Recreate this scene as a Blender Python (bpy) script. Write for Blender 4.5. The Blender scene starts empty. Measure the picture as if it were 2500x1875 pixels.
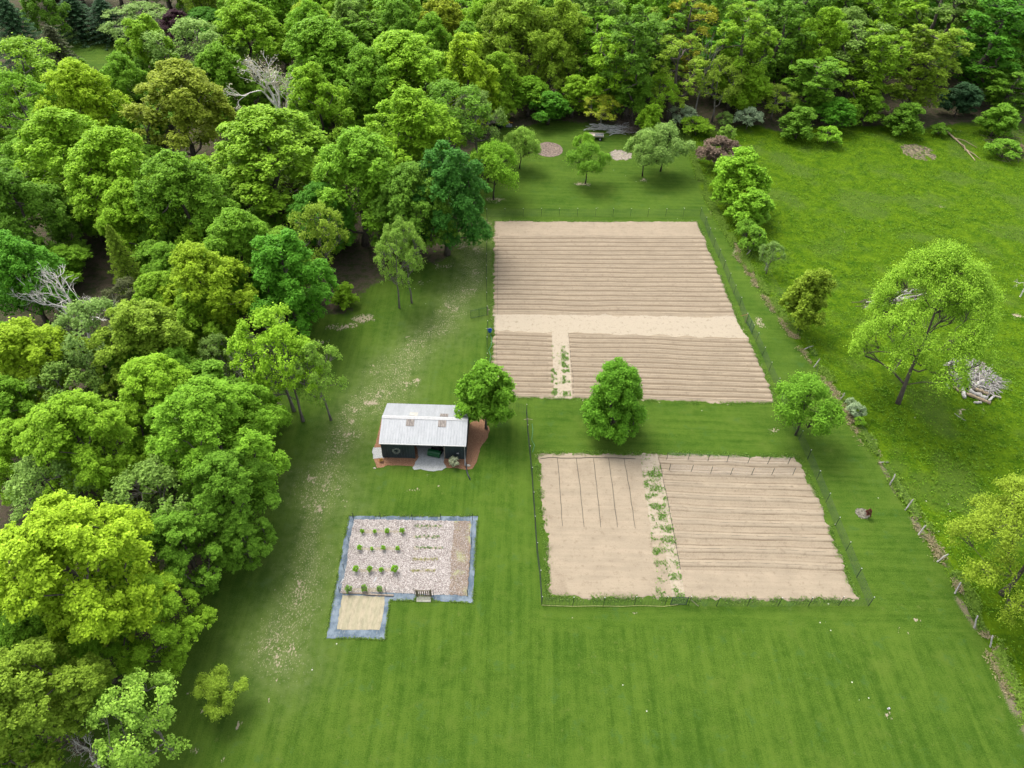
import bpy, math, random
import numpy as np
from math import radians, sin, cos, pi, atan2, hypot
from mathutils import Matrix, Vector

S = bpy.context.scene
COL = S.collection
# ---------------------------------------------------------------- camera (drone, 60 m up, looking down 43 degrees)
CAM_H, PITCH, ROLL, FPX = 60.0, radians(43), radians(1.7), 1733.0
_F = np.array([0, cos(PITCH), -sin(PITCH)])
_R0 = np.array([1., 0, 0]); _U0 = np.array([0, sin(PITCH), cos(PITCH)])
_R = _R0*cos(ROLL) + _U0*sin(ROLL)
_U = _U0*cos(ROLL) - _R0*sin(ROLL)
_C = np.array([0, 0, CAM_H])
cd = bpy.data.cameras.new('camera'); cam = bpy.data.objects.new('camera', cd); COL.objects.link(cam)
cd.sensor_width = 36; cd.lens = 36*FPX/2500; cd.clip_start = 0.5; cd.clip_end = 5000
cam.matrix_world = Matrix(((_R[0], _U[0], -_F[0], 0), (_R[1], _U[1], -_F[1], 0), (_R[2], _U[2], -_F[2], CAM_H), (0, 0, 0, 1)))
S.camera = cam
# ---------------------------------------------------------------- sky, sun, exposure (bright overcast)
SUN_EL, SUN_AZ = radians(58), radians(-38)          # azimuth measured from +Y towards +X
W = bpy.data.worlds.new('World'); S.world = W; W.use_nodes = True
nt = W.node_tree; sky = nt.nodes.new('ShaderNodeTexSky'); sky.sky_type = 'NISHITA'; sky.sun_disc = False
sky.sun_elevation = SUN_EL; sky.sun_rotation = SUN_AZ; sky.air_density = 1.0; sky.dust_density = 4.0; sky.ozone_density = 0.6
hs = nt.nodes.new('ShaderNodeHueSaturation'); hs.inputs['Saturation'].default_value = 0.35
nt.links.new(sky.outputs[0], hs.inputs['Color'])
nt.links.new(hs.outputs[0], nt.nodes['Background'].inputs[0]); nt.nodes['Background'].inputs[1].default_value = 0.15
sd = bpy.data.lights.new('sun', 'SUN'); sd.energy = 1.0; sd.angle = radians(32); sd.color = (1, .96, .89)
sun = bpy.data.objects.new('sun', sd); COL.objects.link(sun)
_sv = Vector((sin(SUN_AZ)*cos(SUN_EL), cos(SUN_AZ)*cos(SUN_EL), sin(SUN_EL)))
sun.rotation_euler = _sv.to_track_quat('Z', 'Y').to_euler(); sun.location = (0, 0, 200)
S.view_settings.view_transform = 'Standard'; S.view_settings.look = 'None'
S.view_settings.exposure = 1.7; S.view_settings.gamma = 1
S.render.engine = 'CYCLES'
S.cycles.max_bounces = 9; S.cycles.diffuse_bounces = 6; S.cycles.transmission_bounces = 6; S.cycles.transparent_max_bounces = 6

rnd = random.Random(7); rng = np.random.default_rng(7)

def P(u, v, z=0.0):
    """where the sight line of survey point (u, v) of the aerial picture meets height z"""
    d = _F + _R*(u-1250)/FPX + _U*(937.5-v)/FPX
    return _C + d*((z-CAM_H)/d[2])
def Q(x, y, z=0.0):
    d = np.array([x, y, z]) - _C; w = d @ _F
    return 1250 + FPX*(d @ _R)/w, 937.5 - FPX*(d @ _U)/w, w
def PX(pts, z=0.0): return np.array([P(u, v, z)[:2] for u, v in pts])

# ---------------------------------------------------------------- tagging helpers
def tag(o, label=None, cat=None, group=None, kind=None):
    if label: o['label'] = label
    if cat: o['category'] = cat
    if group: o['group'] = group
    if kind: o['kind'] = kind
    return o
def empty(name, loc, rz=0.0, label=None, cat=None, group=None):
    o = bpy.data.objects.new(name, None); o.location = loc; o.rotation_euler = (0, 0, rz); o.empty_display_size = .3
    COL.objects.link(o); return tag(o, label, cat, group)
def link(name, me, parent=None, loc=None):
    o = bpy.data.objects.new(name, me); COL.objects.link(o)
    if parent: o.parent = parent
    if loc is not None: o.location = loc
    return o
class MB:
    """collects shapes, then builds them as one mesh"""
    def __init__(s): s.v = []; s.f = []; s.n = 0
    def add(s, v, f):
        v = np.asarray(v, float); s.v.append(v); k = s.n
        s.f.extend([tuple(i+k for i in q) for q in f]); s.n += len(v); return s
    def box(s, c, d, rz=0.0, M=None):
        x, y, z = d[0]/2, d[1]/2, d[2]/2
        v = np.array([(-x,-y,-z),(x,-y,-z),(x,y,-z),(-x,y,-z),(-x,-y,z),(x,-y,z),(x,y,z),(-x,y,z)])
        if M is not None: v = v @ np.array(M).T
        if rz: v = v @ np.array([(cos(rz), sin(rz), 0), (-sin(rz), cos(rz), 0), (0, 0, 1)])
        return s.add(v + np.array(c), [(0,3,2,1),(4,5,6,7),(0,1,5,4),(1,2,6,5),(2,3,7,6),(3,0,4,7)])
    def tube(s, pts, rad, n=6, cap=True):
        pts = np.asarray(pts, float); m = len(pts)
        rad = np.full(m, rad, float) if np.isscalar(rad) else np.asarray(rad, float)
        t = np.gradient(pts, axis=0); t /= np.linalg.norm(t, axis=1)[:, None] + 1e-9
        up = np.array([0, 0, 1.]) if abs(t[0][2]) < .9 else np.array([1., 0, 0])
        a = np.cross(t, up); a /= np.linalg.norm(a, axis=1)[:, None] + 1e-9; b = np.cross(t, a)
        th = np.arange(n)*2*pi/n
        v = pts[:, None] + rad[:, None, None]*(a[:, None]*np.cos(th)[None, :, None] + b[:, None]*np.sin(th)[None, :, None])
        f = [(i*n+j, i*n+(j+1) % n, (i+1)*n+(j+1) % n, (i+1)*n+j) for i in range(m-1) for j in range(n)]
        if cap: f += [tuple(range(n))[::-1], tuple((m-1)*n+j for j in range(n))]
        return s.add(v.reshape(-1, 3), f)
    def prism(s, poly, z0, z1):
        n = len(poly); v = [(x, y, z0) for x, y in poly] + [(x, y, z1) for x, y in poly]
        f = [tuple(range(n))[::-1], tuple(range(n, 2*n))] + [(i, (i+1) % n, n+(i+1) % n, n+i) for i in range(n)]
        return s.add(v, f)
    def mesh(s, name, mat, smooth=False):
        me = bpy.data.meshes.new(name); v = np.concatenate(s.v) if s.v else np.zeros((0, 3))
        me.from_pydata(v.tolist(), [], s.f); me.update()
        if smooth: me.shade_smooth()
        if mat: me.materials.append(mat)
        return me
    def build(s, name, mat, parent=None, loc=None, smooth=False):
        return link(name, s.mesh(name, mat, smooth), parent, loc)

def np_mesh(name, v, quads, mat, attrs=None, smooth=True):
    me = bpy.data.meshes.new(name); nv, nf = len(v), len(quads); k = quads.shape[1]
    me.vertices.add(nv); me.vertices.foreach_set('co', v.astype(np.float32).ravel())
    me.loops.add(nf*k); me.loops.foreach_set('vertex_index', quads.astype(np.int32).ravel())
    me.polygons.add(nf); me.polygons.foreach_set('loop_start', np.arange(0, nf*k, k, dtype=np.int32))
    try: me.polygons.foreach_set('loop_total', np.full(nf, k, dtype=np.int32))
    except Exception: pass
    me.polygons.foreach_set('use_smooth', np.full(nf, smooth))
    me.update(calc_edges=True); me.validate()
    for an, a in (attrs or {}).items():
        at = me.attributes.new(an, 'FLOAT', 'POINT'); at.data.foreach_set('value', a.astype(np.float32))
    if mat: me.materials.append(mat)
    return me

# ---------------------------------------------------------------- numpy noise and masks
def vnoise(x, y, s, seed=0):
    r = np.random.default_rng(seed); N = 256; T = r.random((N, N))
    X = x/s; Y = y/s; i = np.floor(X).astype(int); j = np.floor(Y).astype(int); fx = X-i; fy = Y-j
    fx = fx*fx*(3-2*fx); fy = fy*fy*(3-2*fy)
    g = lambda a, b: T[a % N, b % N]
    return (g(i, j)*(1-fx)+g(i+1, j)*fx)*(1-fy) + (g(i, j+1)*(1-fx)+g(i+1, j+1)*fx)*fy
def fbm(x, y, s, seed=0, o=3):
    a = 0; w = .5; t = 0
    for k in range(o): a = a + w*vnoise(x, y, s/2**k, seed+k); t += w; w /= 2
    return a/t
def sdf_poly(x, y, poly):
    """signed distance, positive inside"""
    inside = np.zeros(x.shape, bool); d = np.full(x.shape, 1e9); n = len(poly)
    for i in range(n):
        x0, y0 = poly[i]; x1, y1 = poly[(i+1) % n]
        dx, dy = x1-x0, y1-y0; t = np.clip(((x-x0)*dx+(y-y0)*dy)/(dx*dx+dy*dy+1e-12), 0, 1)
        d = np.minimum(d, np.hypot(x-x0-t*dx, y-y0-t*dy))
        c = (y0 > y) != (y1 > y)
        inside ^= c & (x < (x1-x0)*(y-y0)/((y1-y0) if y1 != y0 else 1e-9)+x0)
    return np.where(inside, d, -d)
def dist_line(x, y, pts):
    d = np.full(x.shape, 1e9)
    for (x0, y0), (x1, y1) in zip(pts[:-1], pts[1:]):
        dx, dy = x1-x0, y1-y0; t = np.clip(((x-x0)*dx+(y-y0)*dy)/(dx*dx+dy*dy+1e-12), 0, 1)
        d = np.minimum(d, np.hypot(x-x0-t*dx, y-y0-t*dy))
    return d
def sst(a, b, x):
    t = np.clip((x-a)/(b-a), 0, 1); return t*t*(3-2*t)

# ---------------------------------------------------------------- materials
ALB = 0.60     # one albedo calibration for every mineral and ground surface
class NT:
    def __init__(s, name):
        s.m = bpy.data.materials.new(name); s.m.use_nodes = True; s.t = s.m.node_tree; s.b = s.t.nodes['Principled BSDF']
        s.b.inputs['Specular IOR Level'].default_value = .25
    def n(s, k): return s.t.nodes.new('ShaderNode'+k)
    def l(s, a, b): s.t.links.new(a, b)
    def val(s, x, sock):
        if hasattr(x, 'links') or isinstance(x, bpy.types.NodeSocket): s.l(x, sock)
        else: sock.default_value = x
    def math(s, op, a, b=0.0, clamp=False):
        q = s.n('Math'); q.operation = op; q.use_clamp = clamp; s.val(a, q.inputs[0]); s.val(b, q.inputs[1]); return q.outputs[0]
    def mix(s, f, a, b, blend='MIX'):
        q = s.n('Mix'); q.data_type = 'RGBA'; q.blend_type = blend; s.val(f, q.inputs[0])
        for x, sock in ((a, q.inputs[6]), (b, q.inputs[7])):
            if isinstance(x, bpy.types.NodeSocket): s.l(x, sock)
            else: sock.default_value = (*x[:3], 1)
        return q.outputs[2]
    def attr(s, name): q = s.n('Attribute'); q.attribute_name = name; return q.outputs['Fac']
    def co(s, scale=(1, 1, 1), rot=(0, 0, 0), kind='Object'):
        c = s.n('TexCoord'); m = s.n('Mapping'); m.inputs['Scale'].default_value = scale; m.inputs['Rotation'].default_value = rot
        s.l(c.outputs[kind], m.inputs[0]); return m.outputs[0]
    def noise(s, scale, detail=3, co=None, rough=.55):
        q = s.n('TexNoise'); q.inputs['Scale'].default_value = scale; q.inputs['Detail'].default_value = detail; q.inputs['Roughness'].default_value = rough
        if co is not None: s.l(co, q.inputs['Vector'])
        return q.outputs[0]
    def ramp(s, x, a, b, c0=0.0, c1=1.0):
        q = s.n('MapRange'); q.interpolation_type = 'SMOOTHSTEP'; s.val(x, q.inputs[0])
        q.inputs[1].default_value = a; q.inputs[2].default_value = b; q.inputs[3].default_value = c0; q.inputs[4].default_value = c1; return q.outputs[0]
    def bump(s, h, strength=.3, dist=.05):
        q = s.n('Bump'); q.inputs['Strength'].default_value = strength; q.inputs['Distance'].default_value = dist
        s.l(h, q.inputs['Height']); s.l(q.outputs[0], s.b.inputs['Normal'])
    def done(s, col, rough=.9, metal=0.0):
        if isinstance(col, bpy.types.NodeSocket):
            q = s.mix(1.0, col, (ALB, ALB, ALB), 'MULTIPLY'); s.l(q, s.b.inputs['Base Color'])
        else: s.b.inputs['Base Color'].default_value = (*[x*ALB for x in col[:3]], 1)
        s.val(rough, s.b.inputs['Roughness']); s.b.inputs['Metallic'].default_value = metal
        return s.m
def simple(name, c, rough=.7, var=.25, scale=6, metal=0.0):
    t = NT(name); n = t.noise(scale, 4, t.co())
    col = t.mix(t.ramp(n, .3, .7), [x*(1-var) for x in c], [min(1, x*(1+var)) for x in c])
    return t.done(col, rough, metal)
# ================================================================= GROUND
WOOD_EDGE = [(90,2100),(150,1900),(215,1730),(300,1640),(390,1590),(440,1500),(480,1400),(540,1320),(600,1230),(640,1120),(680,1085),(690,1010),(650,955),(600,870),
             (690,812),(765,775),(845,745),(890,705),(955,670),(1035,640),(1090,610),(1130,560),(1150,510),(1150,440),(1175,380),(1190,325),
             (1300,303),(1400,305),(1500,318),(1600,322),(1700,322),(1800,318),(2000,312),(2250,306),(2500,305),(2900,300)]
wp = PX(WOOD_EDGE).tolist()
WOOD = wp + [(600, 700), (-600, 700), (-600, -100)]
GLADE = PX([(120,75),(310,78),(330,120),(300,160),(240,175),(160,150)]).tolist()
FENCE_LINE = [(1665,300),(1690,400),(1712,470),(1750,540),(1810,640),(1850,700),(1920,800),(1985,885),(2050,985),(2110,1075),(2150,1140),(2180,1190),(2220,1250),(2270,1325),(2330,1420),(2390,1525),(2440,1640),(2500,1760),(2600,1960)]
fl = PX(FENCE_LINE).tolist()
PASTURE = fl + [(300, 10), (300, 160), (30, 160)]
UP = [(1206,538.6),(1450,541),(1701.6,540.5),(1719,579),(1735,620),(1752,657),(1766.5,696),(1801,778.5),(1825,824),(1846,870),(1868,911),(1880,949),(1893,984),(1738,984),(1548,977),(1250,971.5),(1201,970),(1203,870),(1204,720)]
LO = [(1312,1108),(1440,1106),(1558,1108),(1602,1107),(1780,1112),(1947,1116),(1976,1175),(2007,1238),(2033,1314),(2056,1371),(2075,1425),(2099,1465),(1950,1467),(1800,1466),(1605,1461),(1470,1460),(1339,1459),(1334,1314),(1323,1235)]
UPW = PX(UP); LOW = PX(LO)

def axis(lo, a, b, hi, h=.33, h2=1.1, far=2500):
    x = lo; s_ = h2; p = []; q = []
    while x > -far: s_ *= 1.35; x -= s_; p.append(x)
    x = hi; s_ = h2
    while x < far: s_ *= 1.35; x += s_; q.append(x)
    return np.array(p[::-1] + np.arange(lo, a, h2).tolist() + np.arange(a, b, h).tolist() + np.arange(b, hi, h2).tolist() + q)
gx = axis(-175, -62, 78, 180); gy = axis(0, 14, 158, 262)
X, Y = np.meshgrid(gx, gy); X = X.ravel(); Y = Y.ravel()
nb = (fbm(X, Y, 6, 3)-.5)
m_wood = sst(-1.5, 1.5, np.array(sdf_poly(X, Y, WOOD)) + nb*6)
m_glade = sst(-2, 2, sdf_poly(X, Y, GLADE)); m_wood = m_wood*(1-m_glade)
m_past = sst(-.4, .4, sdf_poly(X, Y, PASTURE) + nb*1.0)
m_strip = .68*np.exp(-(dist_line(X+nb*1.2, Y, fl)/(.45+.4*sst(60, 30, Y)))**2)*sst(.38, .62, fbm(X, Y, 2.5, 11))*(.75+.35*sst(70, 35, Y))
# bare, worn spots (u, v, radius u, radius v, strength)
SPOTS = [(1180,546,22,7,1.1),(1150,562,14,6,.9),(1130,600,30,12,.8),(1085,650,34,14,.75),(1035,690,40,14,.6),(885,778,30,14,1.05),(850,795,30,12,.9),(818,800,30,10,.9),
 (780,835,30,10,.8),(1018,927,13,7,1.05),(910,985,32,10,.95),(868,1005,14,10,.9),(860,1030,12,8,.9),(835,1065,12,8,.8),(828,1105,16,6,.9),(765,1165,14,6,.95),(800,1175,20,30,.72),(820,1195,8,14,.85),
 (780,1245,16,20,.75),(736,1335,10,10,.7),(720,1400,10,20,.75),(722,1470,10,30,.85),(705,1530,10,20,.8),(655,1712,14,14,1.0),(580,1772,12,12,.95),(450,1670,9,9,.9),(460,1690,7,8,.9),
 (495,1738,9,14,.9),(475,1835,14,14,1.0),(545,1850,12,14,.95),(490,1780,8,8,.8),(640,1755,16,8,.7),(1043,1160,6,7,1.0),(1010,1195,22,8,.75),(1070,1185,6,4,.8),(870,1170,6,6,.8),(1160,670,14,30,.72),(1165,610,20,20,.78),(1150,720,16,14,.6),
 (1075,760,30,10,.68),(1030,840,24,16,.66),(995,900,20,12,.6),(1797,616,9,18,1.0),(1838,686,10,5,1.0),(1856,790,18,20,.88),(1890,1050,22,9,.85),(1422,450,24,10,.85),(1570,440,16,7,.8),(1210,487,30,10,.85),
 (2170,1745,16,16,.8),(2205,1540,30,14,.75),(2236,1515,14,8,.7),(1780,560,10,20,.5),(2108,1262,14,9,.9),(2345,1010,8,18,.9),(2405,1010,5,18,.9),(2350,1000,20,4,.8),(2485,770,16,7,1.0),(2460,380,30,12,.9),
 (2170,460,18,8,.6),(2300,505,20,8,.7),(2200,470,20,6,.55),(2005,340,20,8,.7),(1412,1508,50,12,.45),(1560,1500,40,8,.5),(1480,1490,60,5,.35)]
m_bare = np.zeros_like(X)
for u, v, ru, rv, k in SPOTS:
    c = P(u, v); a = abs(P(u+ru, v)[0]-P(u-ru, v)[0])/2; b = abs(P(u, v-rv)[1]-P(u, v+rv)[1])/2
    m_bare = np.maximum(m_bare, k*np.exp(-(((X-c[0])/a)**2+((Y-c[1])/b)**2)*.8))
TRACK = PX([(1172,560),(1165,620),(1150,690),(1080,780),(1020,850),(940,960),(860,1040),(800,1130),(780,1240),(745,1380),(720,1500),(690,1600)]).tolist()
m_track = np.exp(-(dist_line(X+nb*7, Y, TRACK)/3.6)**2)
m_bare = np.maximum(m_bare, m_track*(.40+.25*sst(.25, .75, fbm(X, Y, 3.2, 55))))
m_track = np.exp(-(dist_line(X+nb*5, Y, TRACK)/4.2)**2)
m_edge = np.maximum(np.exp(-np.abs(sdf_poly(X, Y, UPW.tolist()))/.5), np.exp(-np.abs(sdf_poly(X, Y, LOW.tolist()))/.5))
m_bare = np.maximum(m_bare, m_edge*.62)
# litter beside the wood
m_litter = sst(-.5, 3.5, sdf_poly(X, Y, WOOD) + nb*8 + 1.2)*(1-m_glade)*(Y > 10)
# mowing direction: rows run along y in the near lawn and beside the plots, along x elsewhere
m_dir = sst(0, 1, np.maximum(sst(33.5, 31.5, Y+nb*2), sst(.6, -.6, X+nb*2-3)*sst(100, 90, Y)))
yellow = fbm(X, Y, 14, 21)
Z = .05*(fbm(X, Y, 5, 5)-.5)*sst(0, 3, dist_line(X, Y, [(0, -500), (0, -499)]))
Z = Z*sst(.0, 2.5, -np.maximum(sdf_poly(X, Y, UPW.tolist()), sdf_poly(X, Y, LOW.tolist()))) * (np.hypot(X+9.5, Y-45) > 19)
Z += m_past*.10*(fbm(X, Y, 2.2, 31)-.35)
nx, ny = len(gx), len(gy)
I = (np.arange(ny-1)[:, None]*nx + np.arange(nx-1)[None]).ravel()
Qd = np.stack([I, I+1, I+nx+1, I+nx], 1)

t = NT('lawn_and_pasture'); co = t.co()
fine = t.noise(9, 4, co, .7); med = t.noise(1.1, 4, co, .6); big = t.noise(.16, 3, co); micro = t.noise(26, 3, co, .8)
sx = t.noise(1.0, 3, t.co((1.7, .10, 1), (0, 0, radians(-2.4))), .6)      # stripes that run along y
sy = t.noise(1.0, 3, t.co((.09, 1.5, 1), (0, 0, radians(-2.4))), .6)
wvx = t.n('TexWave'); wvx.wave_type = 'BANDS'; wvx.bands_direction = 'X'; wvx.inputs['Scale'].default_value = .16; wvx.inputs['Distortion'].default_value = 1.2; wvx.inputs['Detail Scale'].default_value = .3
t.l(t.co((1, 1, 1), (0, 0, radians(-2.4))), wvx.inputs[0])
stripe = t.n('Mix'); stripe.data_type = 'FLOAT'; t.l(t.attr('dirx'), stripe.inputs[0]); t.l(sy, stripe.inputs[2]); t.l(sx, stripe.inputs[3]); stripe = stripe.outputs[0]
tone = t.math('ADD', t.math('MULTIPLY', stripe, .38), t.math('MULTIPLY', med, .30))
tone = t.math('ADD', tone, t.math('MULTIPLY', big, .34))
tone = t.math('ADD', tone, t.math('MULTIPLY', t.math('SUBTRACT', fine, .5), .50))
tone = t.math('ADD', tone, t.math('MULTIPLY', t.math('SUBTRACT', micro, .5), .60))
tone = t.math('ADD', tone, t.math('MULTIPLY', t.math('MULTIPLY', t.math('SUBTRACT', wvx.outputs['Fac'], .5), .035), t.attr('dirx')))
lawn = t.mix(t.ramp(tone, .30, .70), (.040, .098, .009), (.108, .182, .022))
lawn = t.mix(t.math('MULTIPLY', t.ramp(t.noise(.35, 5, co, .65), .52, .72), .5), lawn, (.125, .185, .028))
cl = t.ramp(t.noise(.55, 6, co, .72), .56, .66)
lawn = t.mix(t.math('MULTIPLY', cl, .45), lawn, (.052, .125, .030))
lawn = t.mix(t.math('MULTIPLY', t.ramp(t.noise(1.3, 6, t.co((1, 1, 1), (0, 0, 1.0)), .75), .58, .70), .45), lawn, (.155, .185, .045))
lawn = t.mix(t.math('MULTIPLY', t.attr('track'), t.ramp(med, .3, .7, .25, .75)), lawn, (.165, .205, .070))
pt = t.math('ADD', t.math('MULTIPLY', t.noise(.55, 5, co, .65), .55), t.math('MULTIPLY', t.noise(3.2, 4, co, .7), .45))
past = t.mix(t.ramp(pt, .32, .66), (.026, .085, .002), (.128, .222, .006))
past = t.mix(t.math('MULTIPLY', t.ramp(t.noise(.11, 3, co), .5, .64), .6), past, (.085, .140, .024))
c = t.mix(t.attr('past'), lawn, past)
strip = t.mix(t.noise(6, 4, co, .7), (.10, .085, .05), (.34, .30, .19))
c = t.mix(t.ramp(t.math('ADD', t.attr('strip'), t.math('MULTIPLY', t.math('SUBTRACT', fine, .5), .9)), .38, .66), c, strip)
lit = t.mix(t.noise(5, 5, co, .7), (.045, .038, .024), (.17, .135, .095))
lit = t.mix(t.math('MULTIPLY', t.ramp(t.noise(1.0, 5, co, .7), .45, .6), .6), lit, (.035, .075, .012))
litm = t.ramp(t.math('ADD', t.attr('litter'), t.math('MULTIPLY', t.math('SUBTRACT', t.noise(1.1, 6, co, .72), .5), 2.2)), .36, .70)
c = t.mix(litm, c, lit)
bn = t.math('ADD', t.math('MULTIPLY', t.noise(4.6, 5, t.co((1, .55, 1)), .7), .75), t.math('MULTIPLY', t.noise(.9, 3, co), .45))
bm = t.ramp(t.math('ADD', t.attr('bare'), t.math('MULTIPLY', t.math('SUBTRACT', bn, .60), 3.0)), .74, .92)
bare = t.mix(t.noise(12, 3, co, .7), (.25, .20, .13), (.54, .47, .34))
c = t.mix(bm, c, bare)
sp = t.ramp(t.math('ADD', t.math('MULTIPLY', t.noise(6.5, 4, t.co((1.2, .6, 1)), .75), 1.0), t.math('MULTIPLY', t.attr('track'), .16)), .70, .78)
c = t.mix(t.math('MULTIPLY', sp, t.math('MULTIPLY', t.attr('track'), .8)), c, (.44, .385, .27))
# dandelion clocks and daisies
vo = t.n('TexVoronoi'); vo.inputs['Scale'].default_value = .9; t.l(co, vo.inputs[0])
dot = t.math('MULTIPLY', t.math('LESS_THAN', vo.outputs['Distance'], .06), t.math('GREATER_THAN', t.noise(.12, 2, co), .60))
c = t.mix(t.math('MULTIPLY', dot, .8), c, (.62, .62, .5))
hh = t.math('ADD', t.math('MULTIPLY', fine, .5), t.math('MULTIPLY', micro, .5))
t.bump(t.math('ADD', hh, t.math('MULTIPLY', t.noise(2.6, 4, co, .7), t.attr('past'))), .75, .16)
GROUND_MAT = t.done(c, .95); t.b.inputs['Specular IOR Level'].default_value = .04
me = np_mesh('lawn', np.stack([X, Y, Z], 1), Qd, GROUND_MAT, dict(wood=m_wood, past=m_past*(1-m_wood), strip=m_strip*(1-m_wood)*(Y < 125), bare=m_bare, litter=m_litter, dirx=m_dir, track=m_track))
tag(link('lawn', me), kind='structure')

# ----------------------------------------------------------------- tilled plots
def soil_mat(name, light, dark, weedy=False):
    t = NT(name); co = t.co(); n1 = t.noise(.5, 4, co); n2 = t.noise(7, 5, co, .75); n3 = t.noise(1.0, 4, t.co((.15, 2.2, 1), (0, 0, radians(-2.4))), .6)
    c = t.mix(t.ramp(t.math('ADD', t.math('MULTIPLY', n1, .45), t.math('MULTIPLY', n3, .55)), .34, .66), [x*.86 for x in light], [x*1.06 for x in light])
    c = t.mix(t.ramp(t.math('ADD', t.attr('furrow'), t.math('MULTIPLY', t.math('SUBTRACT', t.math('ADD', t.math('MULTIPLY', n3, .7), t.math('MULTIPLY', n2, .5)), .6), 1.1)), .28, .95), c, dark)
    pale = t.ramp(t.math('ADD', t.attr('pale'), t.math('MULTIPLY', t.math('SUBTRACT', t.noise(1.3, 4, t.co((.4, 1.6, 1))), .5), .8)), .35, .75)
    c = t.mix(t.math('MULTIPLY', pale, .85), c, (.45, .385, .285))
    c = t.mix(t.math('MULTIPLY', t.ramp(n2, .54, .74), .5), c, [x*.7 for x in dark]); n4 = t.noise(1.7, 5, co, .75)
    c = t.mix(t.math('MULTIPLY', t.ramp(n4, .53, .68), .5), c, dark); c = t.mix(t.math('MULTIPLY', t.ramp(t.noise(16, 3, co, .8), .6, .72), .4), c, [min(1, x*1.35) for x in light])
    t.bump(t.math('ADD', n2, t.noise(22, 3, co, .8)), .6, .06)
    return t.done(c, .97)
def plot(name, poly, hfun, mat, h=(.16, .09), seed=1):
    p = np.array(poly); a = p.min(0)-.6; b = p.max(0)+.6
    xs = np.arange(a[0], b[0], h[0]); ys = np.arange(a[1], b[1], h[1]); x, y = np.meshgrid(xs, ys); x = x.ravel(); y = y.ravel()
    sd = sdf_poly(x, y, poly) + (fbm(x, y, .9, seed+40, 4)-.5)*.7 + (fbm(x, y, .25, seed+44, 2)-.5)*.35
    z, fur, pale = hfun(x, y)
    z = z + .018*(fbm(x, y, .45, seed, 3)-.5)*2
    k = sst(-.12, .22, sd); z = np.where(k > 0, (z+.035)*k - .09*(1-k), -.09)
    nx = len(xs); I = (np.arange(len(ys)-1)[:, None]*nx + np.arange(nx-1)[None]).ravel(); q = np.stack([I, I+1, I+nx+1, I+nx], 1)
    q = q[(sd[q] > -.3).any(1)]; used = np.unique(q); mp = np.zeros(len(x), int); mp[used] = np.arange(len(used))
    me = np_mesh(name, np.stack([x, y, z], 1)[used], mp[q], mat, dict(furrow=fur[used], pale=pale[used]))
    return tag(link(name, me), kind='structure')
def lerpline(p0, p1, x): return p0[1] + (p1[1]-p0[1])*(x-p0[0])/(p1[0]-p0[0])
u_r0 = (P(1206, 574), P(1712, 574)); u_r1 = (P(1204, 768), P(1797, 775)); u_l0 = (P(1204, 807), P(1826, 826)); u_l1 = (P(1203, 969), P(1890, 984))
lane_a = (P(1350, 812), P(1350, 969)); lane_b = (P(1384, 812), P(1394, 969))
def rows_profile(ph, wob):
    s = (ph+wob) % 1.0; r = np.cos((s-.5)*2*pi)*.5+.5
    return r
def h_up(x, y):
    wob = (fbm(x, y, 9, 77)-.5)*.5
    yt, yb = lerpline(*u_r0, x), lerpline(*u_r1, x); yc, yd = lerpline(*u_l0, x), lerpline(*u_l1, x)
    t1 = (yt-y)/(yt-yb); t2 = (yc-y)/(yc-yd)
    lane = (x > lane_a[0][0]-.1+(y-75)*0) & (x < lane_b[0][0]+.15) & (y < yc)
    z = np.zeros_like(x); f = np.zeros_like(x); pale = np.zeros_like(x)
    for tt, n in ((t1, 18), (t2, 13)):
        m = (tt > 0) & (tt < 1); r = rows_profile(tt*n, wob); fade = sst(0, .012, tt)*sst(1, .985, tt)
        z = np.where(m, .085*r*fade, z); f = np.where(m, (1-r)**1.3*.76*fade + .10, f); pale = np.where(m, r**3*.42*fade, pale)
    z = np.where(lane, .02, z); f = np.where(lane, 0, f)
    mid = (y < yb+(fbm(x, y, 1.8, 61)-.5)*.9) & (y > yc+(fbm(x, y, 1.8, 62)-.5)*.9); pale = np.where(mid | lane, 1.0, pale); pale = np.where(lane, .8, pale)
    f = np.where(mid, .0, f); f = np.where(y > yt, .28, f)
    return z, f, pale
SOIL_UP = soil_mat('upper_plot_soil', (.37, .298, .208), (.19, .142, .092))
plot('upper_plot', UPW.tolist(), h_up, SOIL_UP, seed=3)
lw_a = PX([(1562,1100),(1605,1107),(1630,1220),(1652,1330),(1673,1465),(1604,1468),(1592,1330),(1574,1200)]).tolist()
b_r0 = (P(1610, 1112), P(1947, 1120)); b_r1 = (P(1660, 1392), P(2065, 1402))
def h_lo(x, y):
    wob = (fbm(x, y, 8, 78)-.5)*.4
    ln = sdf_poly(x, y, lw_a); lane = ln > 0
    c = np.array(lw_a).mean(0); right = x > np.interp(y, [35, 54], [P(1640, 1465)[0], P(1585, 1110)[0]])
    yt, yb = lerpline(*b_r0, x), lerpline(*b_r1, x); tt = (yt-y)/(yt-yb); m = (tt > 0) & (tt < 1) & right
    r = rows_profile(tt*9, wob); nar = np.clip(1-np.abs(((tt*18+wob*2) % 1)-.5)/.16, 0, 1)
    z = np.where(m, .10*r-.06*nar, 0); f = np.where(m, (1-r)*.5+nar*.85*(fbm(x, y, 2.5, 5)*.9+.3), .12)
    # trenches of the left bed, raked bands
    f = np.where(~right, .12+.35*sst(.45, .8, fbm(x, y, 2.2, 91)), f)
    pale = np.where(lane, .62, 0); pale = np.where((~right) & (y < 42.5), .22, pale); f = np.where(lane, 0, f); z = np.where(lane, .01, z)
    return z, f, pale
SOIL_LO = soil_mat('lower_plot_soil', (.375, .306, .216), (.20, .150, .098))
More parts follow.
